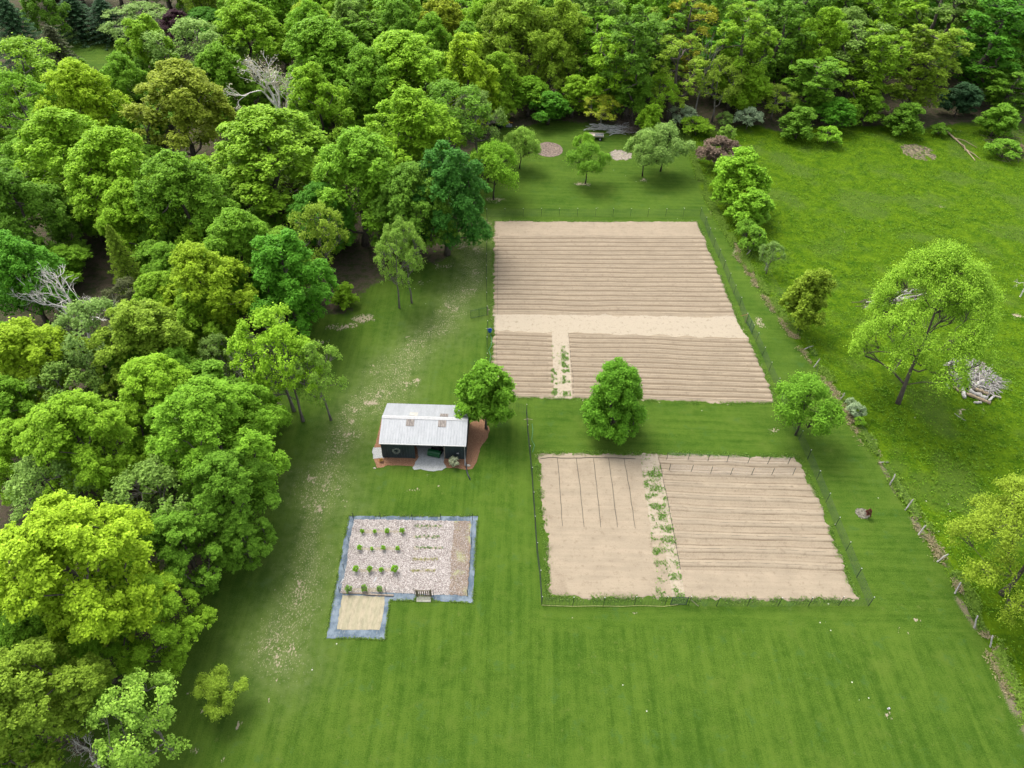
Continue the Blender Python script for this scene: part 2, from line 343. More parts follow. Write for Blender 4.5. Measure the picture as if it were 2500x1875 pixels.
plot('lower_plot', LOW.tolist(), h_lo, SOIL_LO, seed=5)
# ================================================================= TREES
def leaf_mat(name, transl=.42):
    m = bpy.data.materials.new(name); m.use_nodes = True; T = m.node_tree; b = T.nodes['Principled BSDF']; out = T.nodes['Material Output']
    oi = T.nodes.new('ShaderNodeObjectInfo'); a = T.nodes.new('ShaderNodeAttribute'); a.attribute_name = 'var'
    h = T.nodes.new('ShaderNodeHueSaturation'); T.links.new(oi.outputs['Color'], h.inputs['Color'])
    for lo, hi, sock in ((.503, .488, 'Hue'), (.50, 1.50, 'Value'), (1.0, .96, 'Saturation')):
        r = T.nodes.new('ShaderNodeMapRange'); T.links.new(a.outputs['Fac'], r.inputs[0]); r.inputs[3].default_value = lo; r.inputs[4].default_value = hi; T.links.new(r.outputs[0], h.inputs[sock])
    T.links.new(h.outputs[0], b.inputs['Base Color']); b.inputs['Roughness'].default_value = .6; b.inputs['Specular IOR Level'].default_value = .12
    tr = T.nodes.new('ShaderNodeBsdfTranslucent'); T.links.new(h.outputs[0], tr.inputs[0]); mx = T.nodes.new('ShaderNodeMixShader'); mx.inputs[0].default_value = transl
    T.links.new(b.outputs[0], mx.inputs[1]); T.links.new(tr.outputs[0], mx.inputs[2]); T.links.new(mx.outputs[0], out.inputs[0]); return m
LEAF = leaf_mat('leaves')
def bark_mat(name, c):
    t = NT(name); oi = t.n('ObjectInfo'); n = t.noise(5, 5, t.co((1, 1, .3)), .7)
    return t.done(t.mix(t.ramp(n, .3, .7), [x*.6 for x in c], [x*1.35 for x in c]), .9)
BARK = bark_mat('bark', (.125, .105, .082)); PALEBARK = bark_mat('pale_bark', (.90, .85, .76)); DARKBARK = bark_mat('dark_bark', (.06, .05, .04))

def unit(a): return a/(np.linalg.norm(a, axis=-1, keepdims=True)+1e-9)
def leaves(cen, rad, n, size, g, shell=.75, up=.85, squash=.8, drop=0.0, aspect=.62, clumpvar=None, bias=.25):
    """n leaf sprays round each clump centre; returns verts, quads, var"""
    m = len(cen); c = np.repeat(cen, n, 0); r = np.repeat(rad, n)
    d = unit(g.normal(size=(m*n, 3)) + np.array([0, 0, bias])); rr = r*(shell + (1-shell)*g.random(m*n))*(.65+.45*g.random(m*n))*np.where(g.random(m*n) < .12, 1.5, 1.0)
    pos = c + d*rr[:, None]*np.array([1, 1, squash]); pos[:, 2] -= drop*rr*g.random(m*n)
    nrm = unit(d*.75 + np.array([0, 0, up]) + g.normal(size=(m*n, 3))*.42)
    a = unit(np.cross(nrm, g.normal(size=(m*n, 3)))); b = np.cross(nrm, a)
    s = (size*(.6+.8*g.random(m*n)))[:, None]
    v = np.stack([pos-a*s, pos-b*s*aspect+nrm*s*.12, pos+a*s, pos+b*s*aspect+nrm*s*.12], 1).reshape(-1, 3)
    cv = np.repeat(g.random(m) if clumpvar is None else clumpvar, n); lv = np.clip(.5*cv + .5*g.random(m*n), 0, 1)
    return v, np.arange(len(v)).reshape(-1, 4), np.repeat(lv, 4)
def path(p0, p1, n, g, wob):
    t = np.linspace(0, 1, n)[:, None]; p = p0*(1-t)+p1*t; w = np.sin(t*pi)*g.normal(size=(n, 3))*wob
    p = p + w; p[:, 2] += 0; return p
def crown_proto(name, seed, R=5.0, H=13.0, zb=2.6, lobes=24, clumps=13, nl=42, size=.20, shape='dome', lobe_r=.33, clump_r=.62, gaps=0.0, shell=.75, drop=0, twigs=False, limb=.16, bark=None, up=.85, inner=True, bias=.25):
    g = np.random.default_rng(seed); L = []; LR = []
    gold = pi*(3-5**.5)
    for i in range(lobes):
        t = (i+.5)/lobes; t = t**(.66 if shape in ('dome', 'vase') else .85); th = i*gold + g.normal()*.35
        if shape == 'dome': f = (1-((t-.25)/.78)**2)**.55 if t > .25 else .78+.22*(t/.25)
        elif shape == 'egg': f = 1.0-.62*t**2.4
        elif shape == 'cone': f = (1-t)**.75*.95+.08
        elif shape == 'vase': f = .35+.65*sin(pi*min(1, t*.85+.08)) if t < .8 else .75*(1-t)/.2+.2
        elif shape == 'column': f = .55+.45*sin(pi*(t*.8+.1))
        else: f = sin(pi*(t*.8+.12))
        lr = lobe_r*R*(.8+.4*g.random())*(1.05-.35*t); rr = max(0, R*f-lr*.85)*(.82+.3*g.random())*(.42 if i % 5 == 2 else 1.0)
        L.append((rr*cos(th), rr*sin(th), zb + lr*.6 + (H-zb-lr*1.4)*t)); LR.append(lr)
    L = np.array(L); LR = np.array(LR); K = []; KR = []; KV = []
    for c, lr in zip(L, LR):
        out = unit(np.array([c[0], c[1], .55*R])); k = clumps
        d = unit(g.normal(size=(k*3, 3)) + out*.85); d = d[np.argsort(-(d@out + g.random(k*3)*.9))][:k]
        K.append(c + d*lr*(.75+.35*g.random((k, 1)))*np.array([1, 1, .85])); KR.append(clump_r*(.65+.6*g.random(k))*R/5); KV.append(np.clip(.3+.5*d[:, 2]*.0+.7*g.random(k), 0, 1))
    K = np.concatenate(K); KR = np.concatenate(KR); KV = np.concatenate(KV)
    if gaps: q = g.random(len(K)) > gaps; K = K[q]; KR = KR[q]; KV = KV[q]
    v, f, a = leaves(K, KR, nl, size, g, shell=shell, drop=drop, clumpvar=KV, up=up, bias=bias)
    if inner:
        v2, f2, a2 = leaves(L*np.array([.8, .8, .97]), LR*.9, 170, size*1.7, g, shell=.3, clumpvar=np.full(len(L), .2))  # inner leaves tinted darker, putting crown shade into their colour
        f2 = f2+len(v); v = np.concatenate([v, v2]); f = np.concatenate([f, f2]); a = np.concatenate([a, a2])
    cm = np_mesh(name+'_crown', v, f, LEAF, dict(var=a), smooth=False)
    mb = MB(); tr = .030*H*(.55 if limb < .12 or len(L) > 90 else .8)
    top = np.array([g.normal()*.3, g.normal()*.3, H*.86]); ax = path(np.zeros(3), top, 8, g, .18); rad = np.linspace(tr, tr*.18, 8); rad[0] *= 1.35
    mb.tube(ax, rad, 8)
    nodes = [ax[q] for q in range(1, 8)]; par = [-1]+list(range(0, 6)); wt = [0.0]*7; segs = []
    for li in np.argsort(np.hypot(L[:, 0], L[:, 1])*1.0 + .55*L[:, 2]):
        c = L[li]; N = np.array(nodes); dz = c[2]-N[:, 2]; hd = np.hypot(c[0]-N[:, 0], c[1]-N[:, 1])
        cost = np.hypot(hd, dz) + np.where(dz < .35*hd, (.35*hd-dz)*2.2, 0) + np.where(N[:, 2] < zb*.55, 6, 0); b_ = int(np.argmin(cost))
        q = path(N[b_], c, 4, g, .16 if len(L) < 60 else .28); p_ = b_
        for w_ in q[1:]: nodes.append(w_); par.append(p_); wt.append(0.0); p_ = len(nodes)-1
        wt[p_] += 1
        if twigs:
            near = K[np.argsort(np.linalg.norm(K-c, axis=1))[:8]]
            for e_ in near: mb.tube(path(q[2], e_, 4, g, .12), np.linspace(.035, .010, 4), 4, cap=False)
    for q in range(len(nodes)-1, -1, -1):
        if par[q] >= 0: wt[par[q]] += wt[q]
    rr_ = lambda w_: min(tr*.85, tr*.80*(max(w_, .5)/len(L))**.48)
    for q in range(7, len(nodes)): mb.tube([nodes[par[q]], nodes[q]], [rr_(wt[q])*1.03, rr_(wt[q])], 6, cap=False)
    tm = mb.mesh(name+'_trunk', bark or BARK, True)
    return cm, tm, R, H
def bare_proto(name, seed, R=4, H=11, bark=None, buds=0, levels=5, spread=.5, r0=.26):
    g = np.random.default_rng(seed); mb = MB(); tips = []
    def grow(p, d, L, r, lv):
        n = 5; pts = [p]; dd = d.copy()
        for i in range(n-1): dd = unit(dd + g.normal(size=3)*.16 + np.array([0, 0, .05])); pts.append(pts[-1]+dd*L/(n-1))
        pts = np.array(pts); mb.tube(pts, np.linspace(r, r*.55, n), 6 if lv < 2 else 4, cap=False)
        if lv >= levels: tips.extend([pts[-1], pts[2]]); return
        for k in range(3 if lv else 5):
            q = pts[-1] if k == 0 else pts[g.integers(2, n)]; ang = spread*(.6+.8*g.random()); ax = unit(np.cross(dd, g.normal(size=3)))
            nd = unit(dd*cos(ang)+ax*sin(ang)); grow(q, nd, L*(.55+.25*g.random()), r*(.5 if k else .62), lv+1)
    grow(np.zeros(3), np.array([0, 0, 1.]), H*.34, r0, 0)
    cm = None
    if buds:
        c = np.array(tips); v, f, a = leaves(c, np.full(len(c), .35), buds, .10, g); cm = np_mesh(name+'_crown', v, f, LEAF, dict(var=a), smooth=False)
    return cm, mb.mesh(name+'_trunk', bark or PALEBARK, True), R, H
def conifer_proto(name, seed, R=4, H=16):
    g = np.random.default_rng(seed); C = []; rd = []; mb = MB(); mb.tube([(0, 0, 0), (0, 0, H)], [.28, .04], 8)
    for i in range(150):
        t = (i/150)**.9; z = 1.2+(H-1.4)*t; th = i*2.4; rr = R*(1-t)**.8*(.8+.35*g.random())+.15
        for s in np.linspace(.25, 1, 5): C.append((rr*s*cos(th), rr*s*sin(th), z - rr*s*.28 + .1*g.normal())); rd.append(.30+.32*(1-t)*(1.15-s))
        mb.tube([(0, 0, z), (rr*cos(th), rr*sin(th), z-rr*.28)], [.05, .012], 4, cap=False)
    v, f, a = leaves(np.array(C), np.array(rd), 26, .16, g, up=.2, aspect=.3, shell=.4, drop=.6)
    return np_mesh(name+'_crown', v, f, LEAF, dict(var=a), smooth=False), mb.mesh(name+'_trunk', DARKBARK, True), R, H

PR = {}
PR['maple'] = [crown_proto('maple', 10+i, lobes=34+2*i, clumps=20, nl=48, size=.115, clump_r=.40, bias=1.0, shape=['dome', 'dome', 'round', 'dome', 'egg'][i], lobe_r=[.34, .30, .33, .38, .30][i], zb=[1.2, 1.8, 1.0, 2, 1.0][i]) for i in range(5)]
PR['maplenear'] = [crown_proto('maplenear', 20+i, lobes=40, clumps=26, nl=60, size=.088, clump_r=.34, bias=1.0, shape='dome', lobe_r=.30, zb=1.6) for i in range(2)]
PR['oak'] = [crown_proto('oak', 30+i, lobes=26, clumps=16, nl=46, size=.12, shape='dome', lobe_r=.36, clump_r=.52, drop=.5, up=.4, bias=.6, H=15, R=4.6) for i in range(3)]
PR['tall'] = [crown_proto('tall', 40+i, lobes=32, clumps=15, nl=42, size=.125, bias=.9, clump_r=.5, shape='column', R=4, H=18, zb=2.0, lobe_r=.36, gaps=.12, twigs=True) for i in range(3)]
PR['airy'] = [crown_proto('airy', 50+i, lobes=26, clumps=14, nl=30, size=.13, shape='vase', R=4.5, H=12, zb=2.8, lobe_r=.36, clump_r=.7, gaps=.2, shell=.35, twigs=True, inner=False, limb=.11, bark=bark_mat('grey_bark', (.20, .18, .15))) for i in range(3)]
PR['airytall'] = [crown_proto('airytall', 60+i, lobes=26, clumps=13, nl=30, size=.15, shape='column', R=4, H=18, zb=3, lobe_r=.36, clump_r=.75, gaps=.2, shell=.4, twigs=True, inner=False, limb=.12) for i in range(3)]
PR['apple'] = [crown_proto('apple', 70+i, lobes=20, clumps=14, nl=62, size=.078, shape='round', R=3, H=5.4, zb=1.1, lobe_r=.36, clump_r=.85, shell=.5, twigs=True, inner=False, limb=.10, bark=DARKBARK, drop=.3) for i in range(3)]
PR['dense'] = [crown_proto('dense', 80, lobes=84, clumps=14, nl=40, size=.11, shape='egg', R=3.4, H=9.6, zb=.5, lobe_r=.25, clump_r=.62)]
PR['shrub'] = [crown_proto('shrub', 90+i, lobes=14, clumps=11, nl=34, size=.085, shape='round', R=1.6, H=2.8, zb=.1, lobe_r=.45, clump_r=.9, shell=.5, inner=False, limb=.1, twigs=True) for i in range(3)]
PR['bushtree'] = [crown_proto('bushtree', 95+i, lobes=26, clumps=14, nl=34, size=.12, shape=['dome', 'egg'][i], R=3, H=7.5, zb=.3, lobe_r=.36, clump_r=.62, shell=.5, limb=.1) for i in range(2)]
PR['ash'] = [crown_proto('ash', 101, lobes=110, clumps=14, nl=56, size=.10, shape='dome', R=8, H=17, zb=2.6, lobe_r=.24, clump_r=.60, gaps=.08, shell=.25, twigs=True, inner=False, limb=.16)]
PR['bare'] = [bare_proto('bare', 110, buds=1), bare_proto('bare', 111, H=13, R=5)]
PR['snag'] = [bare_proto('snag', 115, H=15, levels=2, spread=.35, r0=.26), bare_proto('snag', 116, H=16, levels=3, spread=.28, r0=.24)]
PR['conifer'] = [conifer_proto('conifer', 120), conifer_proto('conifer', 121, R=3.4)]
del_cache = {}

COLR = dict(Y=(.270,.430,.010), y=(.205,.390,.012), G=(.160,.345,.014), g=(.130,.290,.016), D=(.082,.265,.012), E=(.055,.205,.020), O=(.205,.330,.020),
            S=(.190,.325,.060), s=(.150,.265,.040), R=(.330,.230,.030), B=(.190,.140,.090), P=(.055,.022,.028), W=(.30,.40,.21), K=(.045,.115,.040), k=(.095,.115,.045), L=(.200,.360,.040))
cnt = {}
ORDER = {}
def plant_at(x, y, H, D, kind, colr, name, label, cat='tree', group=None, rz=None, tilt=(0, 0), pv=None, z=0, bark=None):
    protos = PR[kind]; i = cnt.get(kind, 0); cnt[kind] = i+1
    cm, tm, R, PH = protos[i % len(protos)] if pv is None else protos[pv]
    s = D/(2*R); e = empty(name, (x, y, z), rnd.uniform(0, 6.28) if rz is None else rz, label, cat, group)
    e.rotation_euler = (tilt[0], tilt[1], e.rotation_euler[2]); e.scale = (s*rnd.uniform(.9, 1.1), s*rnd.uniform(.9, 1.1), H/PH)
    if tilt == (0, 0) and kind in ('maple', 'maplenear', 'airy', 'tall', 'oak', 'apple'): e.rotation_euler = (rnd.uniform(-.06, .06), rnd.uniform(-.06, .06), e.rotation_euler[2])
    if cm:
        c = link('crown', cm, e); cc = COLR[colr] if isinstance(colr, str) else colr; j = rnd.uniform(.9, 1.1); c.color = (cc[0]*j, cc[1]*j, cc[2], 1)
    tr = link('trunk', tm, e)
    if bark: tr.data = tm.copy(); tr.data.materials[0] = bark
    return e
HR = dict(maplenear=1.3, maple=1.3, oak=1.6, tall=2.0, airy=1.45, airytall=2.1, apple=.95, dense=1.2, shrub=.85, bushtree=1.2, ash=1.05, bare=1.3, snag=2.5, conifer=2.0)
HC = dict(maplenear=(6, 18), maple=(6, 18), oak=(12, 20), tall=(12, 21), airy=(5, 16), airytall=(10, 20), apple=(3, 7), dense=(5, 9), shrub=(.5, 4), bushtree=(3, 10), ash=(12, 18), bare=(4, 16), snag=(8, 20), conifer=(8, 20))
def tree(u, v, w, kind, colr, name, label, H=None, **kw):
    """u, v: middle of the crown in the survey picture, w: its width there"""
    h = H or 12.0; D = 0
    for _ in range(6):
        p = P(u, v, .58*h); D = w*Q(*p)[2]/FPX
        if H is None: h = min(max(D*HR[kind], HC[kind][0]), HC[kind][1])
    return plant_at(p[0], p[1], h, D, kind, colr, name, label, **kw)
def tree_base(ub, vb, w, H, kind, colr, name, label, **kw):
    p = P(ub, vb); D = w*Q(p[0], p[1], .6*H)[2]/FPX
    return plant_at(p[0], p[1], H, D, kind, colr, name, label, **kw)

k = 1.1302   # the list below was surveyed on a 2212 wide print
T_ = [
 (80,1525,255,'maple','O','maple_tree','olive yellow maple cut by the lower left corner of the photo'),
 (25,1625,130,'maple','G','maple_tree','green crown in the very bottom left corner below the olive maple'),
 (325,1562,165,'airy','L','young_tree','young light green tree with thin crown at the bottom edge left of the lawn'),
 (478,1485,84,'apple','O','small_tree','small yellow green tree standing alone on the lower left lawn'),
 (170,1238,325,'maple','Y','maple_tree','huge bright yellow green maple low on the left edge, widest crown of the wood'),
 (325,1335,165,'maple','y','maple_tree','yellow green maple lobe hanging over the shaded lawn, right of the huge yellow maple'),
 (85,1400,190,'maple','G','maple_tree','fresh green crown under the huge yellow maple at the left edge'),
 (205,1420,120,'maple','G','maple_tree','small fresh green crown between the olive corner maple and the dark gap'),
 (452,950,218,'maple','G','maple_tree','large green maple leaning over the lawn level with the shed'),
 (482,1072,178,'maple','g','maple_tree','darker green maple below the large one level with the shed'),
 (520,1162,108,'maple','g','maple_tree','dark green crown reaching farthest right over the lawn beside the fenced shrub garden'),
 (400,1180,150,'maple','g','maple_tree','deep green crown in the shade above the hanging yellow lobe'),
 (350,1090,150,'airy','s','thin_tree','thin greyish tree with branches showing right of the huge yellow maple'),
 (120,1070,140,'airy','S','thin_tree','pale grey green thin tree just above the huge yellow maple'),
 (190,960,215,'maple','y','maple_tree','bright maple on the left, above the pale grey green thin tree'),
 (45,990,130,'maple','y','maple_tree','yellow green maple cut by the left edge, left of the bright maple'),
 (75,790,170,'maple','Y','maple_tree','bright yellow maple at the left edge below the white dead branches'),
 (40,890,140,'maple','G','maple_tree','mid green maple at the left edge under the bright yellow one'),
 (310,760,170,'maple','O','maple_tree','olive maple in the middle of the left wood with yellow shoots'),
 (375,870,180,'maple','y','maple_tree','wide low yellow green maple beneath the olive one in mid wood'),
 (215,745,150,'airy','S','thin_tree','sage green loose tree in front of the white dead branches'),
 (455,625,165,'maple','Y','maple_tree','bright yellow maple left of the deep green one in mid wood'),
 (350,655,115,'maple','y','maple_tree','small bright green maple between the sage tree and the bright yellow maple'),
 (625,610,165,'maple','D','maple_tree','deep green maple at the wood edge beside the bare soil'),
 (525,545,150,'maple','G','maple_tree','mid green maple behind the deep green one'),
 (485,775,85,'airy','s','thin_tree','grey twiggy thin tree in mid wood with few leaves'),
 (605,775,150,'airy','y','birch_tree','light green thin tree at the wood edge with a slanting grey trunk'),
 (770,395,185,'maple','G','maple_tree','tall green maple with stepped lobes left of the emerald tree'),
 (880,300,170,'maple','y','maple_tree','bright green maple peak above the tall stepped maple'),
 (895,450,140,'maple','g','maple_tree','green lobed maple squeezed between the stepped maple and the emerald tree'),
 (960,420,160,'maple','E','maple_tree','emerald blue green tree beside the top left corner of the upper field'),
 (590,345,215,'maple','y','maple_tree','big pointed bright green maple below the pale bare tree'),
 (385,235,180,'maple',(.250,.330,.022),'maple_tree','maple with orange tinted top in the upper left wood'),
 (160,345,190,'maple','y','maple_tree','broad yellow green maple in the upper left, farthest left below the orange tinted one'),
 (265,395,190,'maple','y','maple_tree','yellow green maple directly below the orange tinted one'),
 (50,450,150,'maple','g','maple_tree','dark green maple on the left edge beside the broad yellow green one'),
 (45,590,150,'maple','D','maple_tree','deep green maple at the left edge left of the white dead branches'),
 (410,445,170,'maple','G','maple_tree','mid green crown between the broad maple and the pointed bright one'),
 (300,470,130,'maple','y','maple_tree','small yellow green crown under the broad upper left maple'),
 (265,565,85,'conifer','O','larch_tree','feathery olive larch in the dark gap of the left wood'),
 (285,650,75,'airy','k','thin_tree','brownish thin tree below the olive larch'),
 (170,235,140,'maple','Y','maple_tree','bright yellow green crown just below the gravel road in the upper left'),
 (60,165,160,'airy','y','thin_tree','loose yellow green tree in the top left before the dark conifers'),
 (45,245,120,'airy','G','thin_tree','loose green tree at the left edge under the gravel road'),
 (312,112,105,'maple','y','maple_tree','bright maple right beside the small distant lawn'),
 (425,120,150,'airy','S','thin_tree','sage green loose tree between two bright maples near the top left'),
 (535,85,140,'maple','y','maple_tree','yellow green maple left above the pale bare tree'),
 (600,55,130,'maple','G','maple_tree','green maple near the top edge above the pale bare tree'),
 (671,70,100,'maple','Y','maple_tree','brightest yellow crown near the top edge left of centre'),
 (704,128,160,'maple','G','maple_tree','mid green crown right below the brightest yellow one'),
 (772,70,110,'maple','L','maple_tree','light green crown right of the brightest yellow one near the top'),
 (867,60,125,'maple','G','maple_tree','green double crown near the top edge left of the orange tipped one'),
 (955,70,100,'maple',(.29,.38,.015),'maple_tree','orange tipped yellow tree near the top centre'),
 (800,190,120,'maple','G','maple_tree','green crown left of the broad yellow green maple in the top wood'),
 (880,160,175,'maple','y','maple_tree','broad yellow green maple in the top wood above the bright peak'),
 (1010,165,120,'maple','Y','maple_tree','yellow shooted tree at the inner corner of the wood'),
 (1070,180,90,'maple','y','maple_tree','narrow yellow green tree overhanging the corner of the orchard lawn'),
 (1095,80,115,'oak','O','oak_tree','drooping light olive tree at top centre'),
 (690,225,120,'maple','y','maple_tree','bright green crown right of the pale bare tree'),
 (970,260,140,'airy','g','locust_tree','feathery mid green tree above the emerald one'),
 (1030,265,90,'airy','s','thin_tree','dull green thin tree left of the lawn apple trees'),
 (500,500,110,'maple','G','maple_tree','rounded green crown above the deep green wood edge maple'),
 (690,470,110,'maple','D','maple_tree','dark green crown behind the slim grey trunked trees'),
 (540,900,132,'maple','G','maple_tree','bright green crown bulging over the lawn left of the shed'),
 (150,860,120,'airy','s','thin_tree','thin greyish tree between the bright maples on the left'),
 (260,1250,90,'maple','G','maple_tree','small green crown peeping below the right flank of the huge yellow maple'),
 (430,700,120,'maple','y','maple_tree','yellow green crown beneath the bright yellow maple in mid wood'),
 (700,360,90,'maple','G','maple_tree','green crown wedged between the pointed maple and the stepped maple'),
 (480,170,100,'maple','G','maple_tree','green crown right of the orange tinted maple'),
 (260,180,90,'maple','G','maple_tree','green crown left of the orange tinted maple'),
]
for u, v, w, kind, c, nm, lb in T_: tree(u*k, v*k, w*k*1.26, 'maplenear' if kind == 'maple' and v > 850 else kind, c, nm, lb, group='trees of the left wood' if u < 1060 else None)
# slim edge trees and lawn trees, by the foot of the trunk
G_ = [
 (807,703,140,13.5,'airy','O','thin_tree','thin olive tree with forked grey trunk at the wood edge beside the bare soil'),
 (975,752,105,12.5,'airy','L','thin_tree','slim tree with sparse leaves on the lawn edge, left of a similar slim one'),
 (1005,740,105,13,'airy','L','thin_tree','slim tree with sparse leaves on the lawn edge, nearest the upper field'),
 (740,1028,165,13.5,'airy','y','thin_tree','grey trunked light green tree at the wood edge left of the shed'),
 (808,1025,120,11.5,'airy','L','sapling_tree','forked small tree on the lawn edge nearest the shed'),
 (1205,487,122,10,'apple','G','apple_tree','rounded fruit tree beside the fence corner at the wood edge'),
 (1268,412,95,7.6,'apple','L','apple_tree','loose grey green fruit tree behind the rounded one near the brown mulch circle'),
 (1429,448,98,7.2,'apple',(.13,.30,.012),'apple_tree','small leaning fruit tree in the orchard lawn with pale soil at its foot'),
 (1425,395,66,5.4,'apple','G','apple_tree','small fruit tree right behind the leaning one'),
 (1568,430,105,8.4,'apple','S','apple_tree','sage green fruit tree beside the straw patch'),
 (1612,418,130,8.8,'apple','S','apple_tree','larger twin sage green fruit tree with twiggy top near the hedge'),
 (1187,1046,158,9.6,'bushtree',(.13,.31,.012),'ash_tree','green tree on the mulch bed at the right end of the shed'),
 (1489,1048,144,9.8,'dense',(.10,.27,.010),'maple_tree','dense egg shaped green tree between the two fields'),
 (1942,1062,168,8.2,'apple',(.13,.31,.012),'young_maple','bright low spreading tree at the lower right corner of the upper field'),
 (1870,668,60,5.4,'airy','S','sapling_tree','thin sapling on the pasture fence line right of the upper field'),
]
for ub, vb, w, H, kind, c, nm, lb in G_: tree_base(ub, vb, w, H, kind, c, nm, lb)
ab = P(2192, 985); ac = P(2285, 735, 13.5)
plant_at(ab[0], ab[1], 20, 15.6, 'ash', (.20,.37,.020), 'ash_tree', 'very large open crowned tree in the pasture with dark forked trunk', tilt=(-math.atan((ac[1]-ab[1])/13.5), math.atan((ac[0]-ab[0])/13.5)), rz=0)

tree_base(2445, 1450, 370, 15, 'ash', (.20,.30,.016), 'old_tree', 'olive yellow tree cut by the right edge below the log pile')
# pasture hedge
H_ = [
 (672,1030,70,4.2,'bushtree','G','bush','bush at the foot of the wood, left of the shed beside the grey trunk'),
 (640,1075,80,4.6,'bushtree','y','bush','bright bush at the wood edge level with the front of the shed'),
 (845,745,60,3.6,'bushtree','y','bush','low bright bush under the thin olive tree by the bare soil'),
 (1748,408,105,5.6,'shrub','B','shrub','brown leaved bush on the fence line above the bright willow bush'),
 (1790,502,150,10,'bushtree',(.17,.36,.012),'willow_bush','bright green bushy tree on the fence line, topmost of the hedge'),
 (1826,552,112,6.4,'bushtree','G','bush','green bush just below the bright bushy tree on the fence line'),
 (1812,585,60,3.6,'shrub','g','bush','small dark bush at the narrow part of the hedge'),
 (1826,618,78,4.6,'shrub','g','bush','dark green bush beside the sapling on the fence line'),
 (1950,806,134,9.6,'bushtree',(.20,.31,.016),'bushy_tree','dark bushy tree with yellow tips on the fence line right of the upper field'),
 (1838,604,58,3.4,'shrub','y','bush','bright green bush above the dark green one on the fence line'),
 (1765,470,60,4.2,'bushtree','G','bush','green bush tucked left under the bright bushy tree'),
 (2020,352,72,3.4,'shrub','G','bush','low round bush alone on the pasture near the top wood'),
 (2082,1015,46,2.0,'shrub','W','variegated_bush','pale variegated bush by the fence line'),
 (2095,1040,30,1.3,'shrub','G','bush','tiny green bush touching the pale variegated one'),
 (2072,992,26,1.3,'shrub','W','variegated_bush','tiny pale bush tucked left of the variegated one'),
 (2445,385,80,3.4,'shrub','g','bush','green scrub beside the brush at the upper right'),
 (2480,375,40,1.8,'shrub','B','bush','reddish brown heap of scrub at the right edge near the top wood'),
 (1770,345,46,3.2,'shrub','L','bush','light green sapling bush on the hedge line just below the top wood'),
]
for ub, vb, w, H, kind, c, nm, lb in H_: tree_base(ub, vb, w, H, kind, c, nm, lb, cat='bush')
